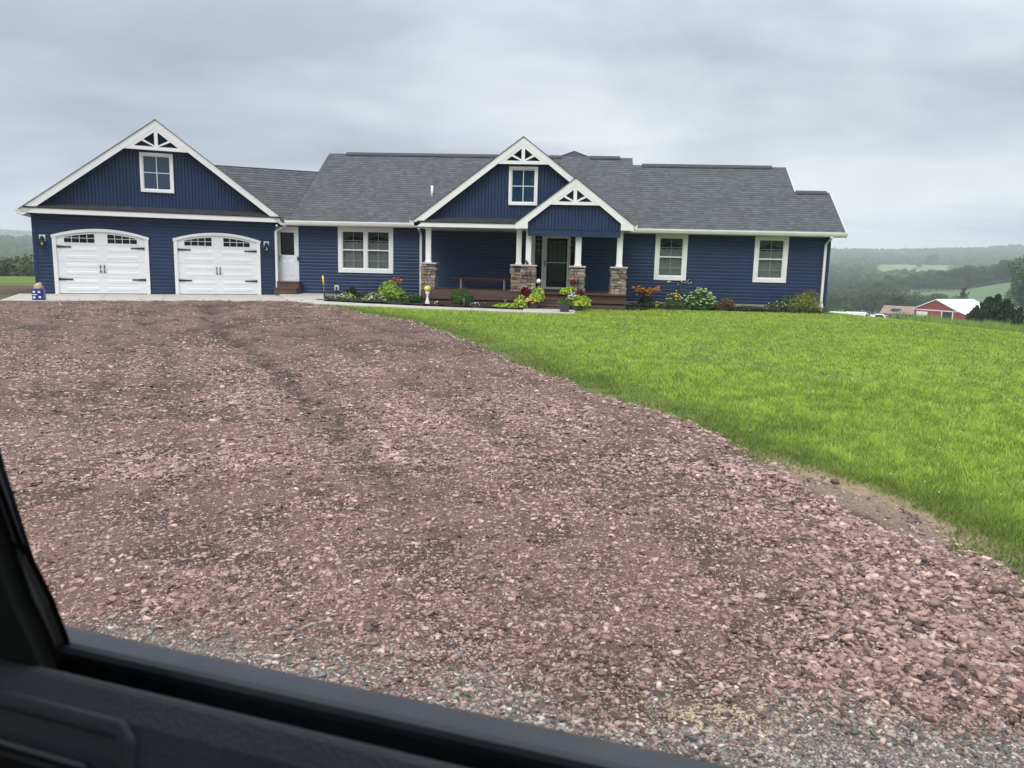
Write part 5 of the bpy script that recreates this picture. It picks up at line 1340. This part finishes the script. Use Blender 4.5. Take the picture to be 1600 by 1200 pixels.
# low farm building left of the barn
fh = thing('farm_outbuilding', 'low brown building with a tan roof and grey stair railing left of the red barn', 'farm building', pos(1378, 258), facing(1378, .96, -.25))
b = MB(); b.box(0, 11.5, 0, 7, -1.5, 2.5); b.build('wall', M['brownwall'], fh)
for s in (0, 1): MB().slab([(-.6, 3.5, 4.5), (12, 3.5, 4.5), (12, -.7 if s == 0 else 7.7, 2.3), (-.6, -.7 if s == 0 else 7.7, 2.3)], .15).build('roof', M['tanroof'], fh)
MB().slab([(2.2, 1.6, 3.75), (4.8, 1.6, 3.75), (4.8, .3, 3.1), (2.2, .3, 3.1)], .1).build('roof_opening', M['dark'], fh)
b = MB()
for k in range(16):
    u = 1.8 + k * .27; b.box(u, u + .09, -1.5, -1.42, .2 + k * .1, 1.9 + k * .1)
b.add([(1.7, -1.52, 1.85), (6.1, -1.52, 3.45), (6.1, -1.52, 3.65), (1.7, -1.52, 2.05), (1.7, -1.4, 1.85), (6.1, -1.4, 3.45), (6.1, -1.4, 3.65), (1.7, -1.4, 2.05)], [(0, 1, 2, 3), (4, 7, 6, 5), (3, 2, 6, 7), (0, 4, 5, 1)])
b.box(1.7, 6.1, -1.35, -1.3, -1.4, 1.7); b.build('stair_railing', M['steel'], fh)
for u in (5.6, 8.4, 10.0): MB().box(u, u + .9, -.05, 0, .9, 2.0).build('window', M['dark'], fh)

def vehicle(name, label, cat, px, r, kind, rx, ra, mtl='vanwhite', grp=None, scale=1.0):
    v = thing(name, label, cat, pos(px, r), facing(px, rx, ra), grp)
    v.scale = (scale * 1.18,) * 3
    prof = {'van': ([(0, .4), (5.4, .4), (5.4, 1.2), (5.0, 1.35), (4.4, 2.35), (4.1, 2.5), (.1, 2.5), (0, 2.3)], [(4.35, 2.2), (4.95, 1.4), (4.0, 1.4), (4.0, 2.2)], 5.4),
            'pickup': ([(0, .55), (5.5, .55), (5.5, 1.15), (4.3, 1.3), (3.75, 1.95), (2.4, 1.95), (2.25, 1.3), (0, 1.3)], [(4.15, 1.35), (3.68, 1.85), (2.5, 1.85), (2.4, 1.35)], 5.5),
            'truck': ([(0, .8), (4.6, .8), (4.6, .5), (6.6, .5), (6.6, 1.6), (6.2, 2.5), (4.75, 2.5), (4.7, 3.1), (0, 3.1)], [(6.1, 2.35), (6.45, 1.6), (5.3, 1.6), (5.3, 2.35)], 6.6),
            'car': ([(0, .4), (4.4, .4), (4.4, .85), (3.5, 1.0), (2.9, 1.45), (1.2, 1.45), (.5, 1.0), (0, .95)], [(3.4, 1.0), (2.85, 1.38), (1.25, 1.38), (.7, 1.0)], 4.4)}[kind]
    b = MB(); b.prism(prof[0], 0, 1.9); b.build('body', M[mtl], v, bevel=.08)
    b = MB(); b.prism(prof[1], -.02, 1.92); b.build('window', M['vanglass'], v)
    for u in (.95, prof[2] - 1.0):
        for y0 in (-.03, 1.68):
            b = MB(); b.tube([(u, y0, .38), (u, y0 + .25, .38)], .38, 12); b.build('wheel', M['tyre'], v)
    return v
vehicle('parked_van', 'white van nearest the house corner on the far side of the lawn', 'van', 1292, 232, 'van', 1, .15, scale=1.05)
vehicle('delivery_van', 'tall white van behind the lawn crest, third from the house corner', 'van', 1322, 236, 'van', 1, .1, scale=1.05)
vehicle('pickup_truck', 'low white pickup partly hidden by the lawn between two white vans', 'pickup truck', 1307, 229, 'pickup', 1, .05, scale=1.15)
vehicle('pickup_truck', 'white pickup with dark windows right of the two white vans', 'pickup truck', 1346, 238, 'pickup', 1, -.1, scale=1.2)
vehicle('parked_car', 'small white car at the right end of the row of white vehicles', 'car', 1364, 240, 'van', .9, .5, scale=.8)
vehicle('pickup_truck', 'white pickup parked in front of the white roll door of the red barn', 'pickup truck', 1417, 236, 'pickup', 1, -.1)
vehicle('parked_car', 'dark green car parked in front of the red barn', 'car', 1436, 232, 'car', 1, .1, mtl='greencar')
for i, (px, lab) in enumerate(((1463, 'pale pink wrapped stack left in front of the dark barn doorway'), (1471, 'middle pale pink wrapped stack in front of the barn'), (1482, 'pale pink wrapped stack by the white corner of the barn lean-to'))):
    p = thing('wrapped_stack', lab, 'pallet stack', pos(px, 228 + i, .35), facing(px, 1, -.4), 'pale stacks in front of the barn')
    for k in range(3): MB().box(k * .65, k * .65 + .6, 0, 1.1, .1, 1.25 + .12 * (k % 2)).build('bundle', M['bundle'], p, bevel=.05)
    MB().box(-.05, 2.0, 0, 1.1, 0, .099).build('pallet', M['bench'], p)

# ---- trees
def crown_mesh(name, n, lumps, size, cols, seed, conic=False, flat=.8):
    rg = np.random.default_rng(seed); P = []; Ts = []
    if conic:
        nb_ = 70; bz = rg.uniform(.02, .97, nb_) ; ba = rg.uniform(0, 6.28, nb_); bl = (1 - bz) ** .62 * rg.uniform(.62, 1.12, nb_) * .5 + .015
        k = rg.integers(0, nb_, n); q = rg.random(n) ** .6
        a = ba[k] + rg.normal(0, .30, n) * (1.1 - .6 * q); rad = bl[k]
        z = bz[k] + (.10 * q ** 2) * (1 - bz[k] * .6) + rg.normal(0, .018, n)
        c = np.stack([rad * q * np.cos(a), rad * q * np.sin(a), z * 1.0], -1)
        d = np.stack([np.cos(a), np.sin(a), -.1 + 0 * a], -1)
    else:
        L = np.stack([rg.normal(0, .24, lumps), rg.normal(0, .24, lumps), rg.uniform(.30, .86, lumps)], -1); Lr = rg.uniform(.14, .25, lumps)
        k = rg.integers(0, lumps, n); d = rg.normal(size=(n, 3)); d /= np.linalg.norm(d, axis=1)[:, None]
        c = L[k] + d * (Lr[k] * rg.random(n) ** .3)[:, None] * [1, 1, flat]
    nrm = d + rg.normal(size=(n, 3)) * .5; nrm /= np.linalg.norm(nrm, axis=1)[:, None]
    t = np.cross(nrm, rg.normal(size=(n, 3))); t /= np.linalg.norm(t, axis=1)[:, None] + 1e-9; w = np.cross(nrm, t)
    s = size * rg.uniform(.6, 1.4, n)[:, None]
    V = np.stack([c - t * s, c + w * s * .7, c + t * s, c - w * s * .7], 1).reshape(-1, 3)
    cols = np.array(cols); T = cols[rg.integers(0, len(cols), n)] * rg.uniform(.7, 1.3, (n, 1))
    return np_mesh(name, V, np.arange(n * 4).reshape(-1, 4), M['leaf'], np.repeat(T, 4, 0))
def trunk_mesh(name, seed, tall=.8, r=.022):
    rg = random.Random(seed); b = MB(); b.tube([(0, 0, -.05), (.005, 0, .3), (.0, .01, tall)], r, 7, r * .3)
    for i in range(7):
        a = rg.uniform(0, 6.28); z = rg.uniform(.25, .6); l = rg.uniform(.15, .32)
        b.tube([(0, 0, z), (l * .5 * math.cos(a), l * .5 * math.sin(a), z + l * .4), (l * math.cos(a), l * math.sin(a), z + l * .9)], r * .4, 5, r * .15)
    return b.mesh(name, M['bark'])
GRN = [(.050, .080, .028), (.065, .10, .035), (.038, .062, .022), (.08, .115, .04)]
CON = [(.022, .042, .020), (.030, .055, .026), (.016, .032, .015)]
TM = [(crown_mesh('crown', 3000, 13, .027, GRN, 100 + i), trunk_mesh('trunk', i)) for i in range(5)]
CM = [(crown_mesh('crown', 1300, 0, .038, CON, 200 + i, True), trunk_mesh('trunk', 20 + i, .95, .014)) for i in range(3)]
def tree(px, r, h, label, group=None, kind='t', wid=1.0, dz=0.0, name='tree', cat='tree', variant=None):
    me = (TM if kind == 't' else CM); k = variant if variant is not None else random.randrange(len(me))
    o = thing(name, label, cat, pos(px, r, dz), random.uniform(0, 6.28), group)
    o.scale = (h * wid, h * wid, h)
    link('crown', me[k][0], o); link('trunk', me[k][1], o)
    return o
# row behind the sloping field
random.seed(21)
pxs = np.linspace(1388, 1612, 34)
for i, px in enumerate(pxs):
    tree(px + random.uniform(-2, 2), 545 + random.uniform(-6, 14), random.uniform(10.5, 13) + 2.5 * (px - 1388) / 212, 'leafy tree in the hazy row along the top of the sloping field', 'trees along the top of the sloping field', wid=.78)
for i, px in enumerate(np.linspace(1430, 1610, 24)):
    tree(px + random.uniform(-3, 3), 575 + random.uniform(0, 30), random.uniform(12.5, 15), 'leafy tree in the hazy row along the top of the sloping field', 'trees along the top of the sloping field', wid=.75)
# lighter clump between house and field
for i in range(30):
    px = random.uniform(1286, 1402); r = random.uniform(430, 560)
    tree(px, r, random.uniform(7, 9.5) + 2 * (px > 1350), 'hazy round tree in the clump between the house and the sloping field', 'trees between the house and the sloping field', wid=.85)
# dark lower row behind the vehicles and the barn
for i, px in enumerate(np.linspace(1284, 1512, 38)):
    r = 320 + random.uniform(-12, 16)
    tree(px + random.uniform(-2, 2), r, random.uniform(7.5, 10.0) * (1.0 if px < 1440 else .9), 'dark tree in the low row behind the white vehicles and the red barn', 'dark trees behind the barn', wid=.9)
tree(1503, 300, 10.5, 'darker pointed tree rising just right of the barn roof', kind='c', wid=.7, cat='tree')
# right edge tree and the evergreens
BIGC = crown_mesh('crown', 6000, 16, .022, GRN, 400)
o = tree(1606, 290, 18, 'tall hazy leafy tree at the right edge behind the evergreens', wid=.7, variant=1); o.children[0].data = BIGC
o = tree(1632, 280, 22, 'tall leafy tree cut off by the right edge of the picture', wid=.8, variant=2); o.children[0].data = BIGC
BE = crown_mesh('crown', 5200, 0, .028, [(.020, .040, .022), (.030, .055, .030), (.014, .028, .014)], 301, True)
BE2 = crown_mesh('crown', 5200, 0, .028, [(.024, .044, .026), (.016, .032, .018)], 302, True)
for px, r, h, w, me, lab in ((1546, 90, 6.1, .66, BE, 'broad dark spruce with the highest tip in the clump right of the barn'), (1522, 88, 5.0, .80, BE2, 'dark spruce on the left side of the evergreen clump, in front of the barn corner'),
                             (1566, 91, 5.5, .70, BE2, 'dark spruce just right of the highest one in the clump'), (1583, 89, 4.9, .75, BE, 'low dark spruce on the right side of the evergreen clump'), (1535, 94, 5.7, .66, BE2, 'dark spruce behind and left of the highest one in the clump')):
    o = thing('spruce_tree', lab, 'evergreen', pos(px, r, -.3), random.uniform(0, 6.28)); o.scale = (h * w * 1.15, h * w * 1.15, h)
    link('crown', me, o); link('trunk', CM[0][1], o)
for i, (x_, y_, h_) in enumerate(((-22, -92, 17), (-12, -98, 20), (-4, -90, 14), (5, -101, 19), (13, -93, 15), (-31, -88, 15), (22, -99, 18))):
    o = thing('roadside_tree', 'leafy tree across the road behind the car, mirrored in the gable windows', 'tree', (x_, y_, tz(x_, y_)), i * 1.3, 'trees across the road'); o.scale = (h_ * .8, h_ * .8, h_)
    link('crown', TM[i % 5][0], o); link('trunk', TM[i % 5][1], o)
# weeds beyond the lawn on the right
def weed_strip(name, label, n, p0, p1, spread, hmin, hmax, cols, seed):
    rg = np.random.default_rng(seed); t = rg.random(n)
    x = p0[0] + (p1[0] - p0[0]) * t + rg.normal(0, spread, n); y = p0[1] + (p1[1] - p0[1]) * t + rg.normal(0, spread, n)
    z = terrain(x, y); h = rg.uniform(hmin, hmax, n) * (.55 + .9 * fbm(x, y, .8, 3)); w = .012 * rg.uniform(.6, 1.4, n) * 1.6
    a = rg.uniform(0, 6.28, n); la = rg.uniform(0, 6.28, n); ln = h * rg.uniform(.1, .5, n)
    P = np.stack([np.stack([x - w * np.cos(a), y - w * np.sin(a), z], -1), np.stack([x + w * np.cos(a), y + w * np.sin(a), z + h * .1], -1), np.stack([x + ln * np.cos(la), y + ln * np.sin(la), z + h], -1)], 1)
    c = np.array(cols)[rg.integers(0, len(cols), n)] * rg.uniform(.8, 1.2, (n, 1)); T = np.repeat(c, 3, 0).reshape(n, 3, 3)
    o = link(name, np_mesh(name, P.reshape(-1, 3), np.arange(3 * n).reshape(-1, 3), M['grass'], T.reshape(-1, 3))); tag(o, label, kind='stuff')
weed_strip('tall_weeds', 'tall pale green weeds growing behind the right edge of the lawn', 80000, pos(1484, 44)[:2], pos(1660, 38)[:2], 1.0, .35, .80, [(.26, .38, .10), (.33, .45, .13), (.20, .30, .08)], 61)

weed_strip('hedge', 'low dark green hedge between the lawn crest and the red barn', 26000, pos(1428, 46)[:2], pos(1500, 43)[:2], .6, .35, .75, [(.05, .09, .03), (.08, .13, .04), (.10, .15, .05)], 62)

# far wooded hills: thousands of crowns that read as one mass
def far_woods(name, label, n, cond, r0, r1, a0, a1, seed, hs):
    rg = np.random.default_rng(seed); r = rg.uniform(r0, r1, n); a = rg.uniform(az_of(a0), az_of(a1), n)
    x, y = r * np.sin(a), CAM[1] + r * np.cos(a); pxa = np.interp(a, TAZ, [t[0] for t in TAB])
    ok = cond(x, y, r, pxa); x, y, r = x[ok], y[ok], r[ok]; n = len(x)
    s = rg.uniform(*hs, n); z = terrain(x, y) + s * .5
    scl = np.stack([s * .55, s * .55, s * .75], -1)
    c = np.array([(.050, .078, .030), (.038, .06, .024), (.062, .09, .035)])[rg.integers(0, 3, n)] * rg.uniform(.8, 1.2, (n, 1))
    V, F, T = batch(ICO_V, ICO_F, np.stack([x, y, z], -1), scl, rg.uniform(0, 6.28, n), rg.normal(0, .2, n), c, .3, rg=rg)
    o = link(name, np_mesh(name, V, F, M['leafmass'], T)); tag(o, label, kind='stuff')
M['leafmass'] = mat('far_foliage', (1, 1, 1), .8, .1, .35, .35, .9, 1.2, attr='tint')
notfield = lambda x, y, r, p: ~((p > 1366) & (p < 1500) & (r > 800) & (r < 1440)) & (fbm(x, y, 120, 3) > .34)
far_woods('distant_woods', 'hazy woods covering the far hillside and its ridge on the right', 9000, notfield, 680, 2300, 1240, 1680, 71, (7, 12))
far_woods('ridge_woods', 'tree line along the crest of the far hazy ridge on the right', 2600, lambda x, y, r, p: r > 0, 1930, 2060, 1240, 1680, 72, (9, 15))
for px, r, h in ((1450, 1330, 17), (1457, 1335, 19), (1433, 1250, 12)):
    tree(px, r, h, {1450: 'left tree of the pair standing in the far pale field', 1457: 'right and taller tree of the pair in the far pale field', 1433: 'thin lone tree near the middle of the far pale field'}[px], wid=.8)
# left side
far_woods('hillside_woods', 'hazy woods on the middle hill left of the garage', 6000, lambda x, y, r, p: fbm(x, y, 90, 3) > .36, 420, 1550, -420, 110, 73, (7, 12))
far_woods('mountain_woods', 'forest on the far blue mountain at the left edge', 5000, lambda x, y, r, p: r > 0, 2100, 3900, -300, 110, 74, (10, 17))
for i in range(26):
    px = random.uniform(-60, 66); r = random.uniform(140, 215)
    tree(px, r, random.uniform(11, 15.5), 'dark leafy tree in the clump beyond the grass left of the garage', 'trees beyond the grass left of the garage', wid=.95)
# radio mast on the ridge
p = pos(1413, 2000)
ms = thing('radio_mast', 'thin radio mast on the far right ridge above the tree line', 'mast', p)
b = MB()
for k in range(3):
    a = k * 2.094; b.tube([(1.2 * math.cos(a), 1.2 * math.sin(a), 0), (.35 * math.cos(a), .35 * math.sin(a), 36)], .16, 4)
b.build('lattice_leg', M['steel'], ms)
b = MB()
for k in range(12): b.tube([(-1 + .05 * k, 0, k * 3.0), (1 - .05 * k, 0, k * 3.0 + 2.8)], .1, 4)
b.build('cross_brace', M['steel'], ms)

# ================================================================== THE CAR THE PICTURE IS TAKEN FROM
A_DIR = np.array([-0.961, 0.277, 0]); N_DIR = np.array([0.277, 0.961, 0])
def cartf(s, d, z):
    z = z - 0.018 * (s - .38); p = CAM + A_DIR * s + N_DIR * d; return (p[0], p[1], CAM[2] + z)
car = thing('parked_car', 'dark car interior with the open side window the picture is taken through', 'car', (float(CAM[0]), float(CAM[1]), tz(0, CAM[1])))
def cb_(name, prof, s0, s1, m, smooth=True, closed=True):
    b = MB(); vs = []
    N_ = 10
    for i in range(N_ + 1):
        s = s0 + (s1 - s0) * i / N_
        vs += [cartf(s, d, z) for d, z in prof]
    n = len(prof)
    fs = [(i * n + k, i * n + (k + 1) % n, (i + 1) * n + (k + 1) % n, (i + 1) * n + k) for i in range(N_) for k in range(n)]
    fs += [tuple(range(n)), tuple(N_ * n + k for k in range(n - 1, -1, -1))]
    b.add(vs, fs); o = b.build(name, m, car, smooth=False, bevel=.006)
    o.location = tuple(-np.array(car.location)); return o
SILL = [(.600, -.408), (.612, -.418), (.63, -.47), (.68, -1.25), (.60, -1.25), (.56, -.47), (.542, -.47), (.540, -.398), (.55, -.391), (.575, -.395)]
cb_('door_skin', SILL, -1.1, .95, M['carskin'])
cb_('window_seal', [(.541, -.42), (.553, -.46), (.553, -.55), (.47, -.55), (.47, -.46), (.478, -.44), (.49, -.46), (.50, -.50), (.525, -.50), (.53, -.45)], -1.1, .95, M['carrubber'])
PAN = [(.470, -.366), (.478, -.40), (.468, -.60), (.46, -1.2), (.41, -1.2), (.408, -.60), (.408, -.48), (.410, -.425), (.418, -.392), (.434, -.370), (.458, -.357)]
cb_('door_panel', PAN, -1.1, .95, M['carpanel'])
def cpoly(name, pts, d0, d1, m, bevel=.008):
    """pts (s,z) extruded between d0 and d1"""
    b = MB(cartf); n = len(pts)
    b.add([(s, d0, z) for s, z in pts] + [(s, d1, z) for s, z in pts], [tuple(range(n)), tuple(range(2 * n - 1, n - 1, -1))] + [(i, (i + 1) % n, (i + 1) % n + n, i + n) for i in range(n)])
    o = b.build(name, m, car, bevel=bevel); o.location = tuple(-np.array(car.location)); return o
def strip(name, path, m, w, h, bevel=.003):
    """raised bar following (s, d, z) points, w wide, standing h proud towards the cabin"""
    b = MB(cartf); nn_ = np.array([-.62, .78])
    vs = []
    P_ = [np.array(p, float) for p in path]
    for i, p in enumerate(P_):
        t = P_[min(i + 1, len(P_) - 1)] - P_[max(i - 1, 0)]; t /= np.linalg.norm(t)
        up = np.array([0, -.80, .60]); sd_ = np.cross(t, up); sd_ /= np.linalg.norm(sd_)
        vs += [tuple(p - sd_ * w / 2 - up * .004), tuple(p + sd_ * w / 2 - up * .004), tuple(p + sd_ * w / 2 * .7 + up * h), tuple(p - sd_ * w / 2 * .7 + up * h)]
    n = len(P_); fs = [(4 * i + k, 4 * i + (k + 1) % 4, 4 * i + 4 + (k + 1) % 4, 4 * i + 4 + k) for i in range(n - 1) for k in range(4)] + [(0, 3, 2, 1), tuple(4 * n - 4 + k for k in range(4))]
    b.add(vs, fs); o = b.build(name, m, car, bevel=bevel); o.location = tuple(-np.array(car.location)); return o
strip('handle_bezel', [(.62, .430, -.374), (.475, .430, -.374), (.460, .425, -.382), (.454, .417, -.396), (.456, .410, -.43), (.459, .409, -.52)], M['carpanel'], .016, .006)
strip('handle_shelf', [(.61, .414, -.401), (.495, .414, -.401), (.487, .412, -.409)], M['carskin'], .007, .004)
cpoly('handle_recess', [(.62, -.404), (.492, -.404), (.486, -.426), (.488, -.60), (.62, -.60)], .4075, .402, M['carrubber'])
cpoly('pillar_seal', [(.738, -.46), (.753, -.412), (.788, -.345), (.826, -.247), (1.03, .50), (1.05, .50), (.87, -.247), (.80, -.46)], .60, .50, M['carrubber'])
TRIM_PTS = [(.594, -.9), (.594, -.40), (.602, -.375), (.618, -.34), (.634, -.312), (.661, -.24), (.92, .50), (1.3, .50), (1.3, -.9)]
cpoly('pillar_trim', TRIM_PTS, .482, .462, M['cartrim'])
cpoly('pillar_foot', [(.668, -.47), (.674, -.39), (.690, -.35), (.72, -.30), (.80, -.30), (.80, -.47)], .548, .50, M['carrubber'])
cpoly('pillar_outer', [(.80, -.46), (.87, -.247), (1.05, .50), (1.4, .50), (1.4, -1.2), (.80, -1.2)], .64, .52, M['carskin'])
cpoly('rear_pillar', [(-1.1, -.6), (-.95, .5), (-1.35, .5), (-1.4, -1.2), (-1.1, -1.2)], .62, .46, M['carskin'])
cpoly('roof_panel', [(-1.5, .42), (1.5, .42), (1.45, .50), (-1.45, .50)], .60, -1.1, M['carpanel'], .02)
cpoly('far_door', [(-1.4, -1.2), (1.4, -1.2), (1.4, -.35), (-1.4, -.35)], -1.1, -1.2, M['carpanel'])
cpoly('dashboard', [(.85, -1.1), (1.35, -1.1), (1.35, -.35), (1.0, -.30), (.85, -.45)], .45, -1.09, M['carpanel'], .03)
cpoly('seat', [(-.9, -1.1), (.15, -1.1), (.2, -.8), (-.35, -.75), (-.6, .1), (-.85, .1)], .30, -.25, M['carpanel'], .04)
cpoly('floor_pan', [(-1.4, -1.25), (1.4, -1.25), (1.4, -1.2), (-1.4, -1.2)], .60, -1.1, M['carrubber'])

rd = random.Random(4)
for i in range(46):        # rain drops lying on the ledge
    s_ = rd.uniform(-.25, .74); k = rd.random(); d_ = .556 + .040 * k; z_ = -.3925 - .0125 * k
    b = MB(cartf); r_ = rd.uniform(.0012, .0032)
    b.add([(s_ + r_ * math.cos(a_) * 1.3, d_ + r_ * math.sin(a_), z_) for a_ in [j * math.pi / 4 for j in range(8)]] + [(s_, d_, z_ + r_ * .35)], [(j, (j + 1) % 8, 8) for j in range(8)])
    o = b.build('rain_drop', M['raindrop'], car, smooth=True); o.location = tuple(-np.array(car.location))

# ================================================================== AIR
hz = MB(); hz.box(-4850, 4850, -4900, 4850, -45, 100)
M['haze'] = bpy.data.materials.new('haze'); M['haze'].use_nodes = True
hn, hl = M['haze'].node_tree.nodes, M['haze'].node_tree.links; hn.remove(hn['Principled BSDF'])
pv = hn.new('ShaderNodeVolumePrincipled'); pv.inputs['Color'].default_value = (0.86, 0.93, 1.0, 1); pv.inputs['Density'].default_value = 0.00038; pv.inputs['Anisotropy'].default_value = 0.0
hl.new(pv.outputs[0], hn['Material Output'].inputs['Volume'])
o = hz.build('haze', M['haze']); o['kind'] = 'stuff'; o['label'] = 'thin pale rain haze filling the air'
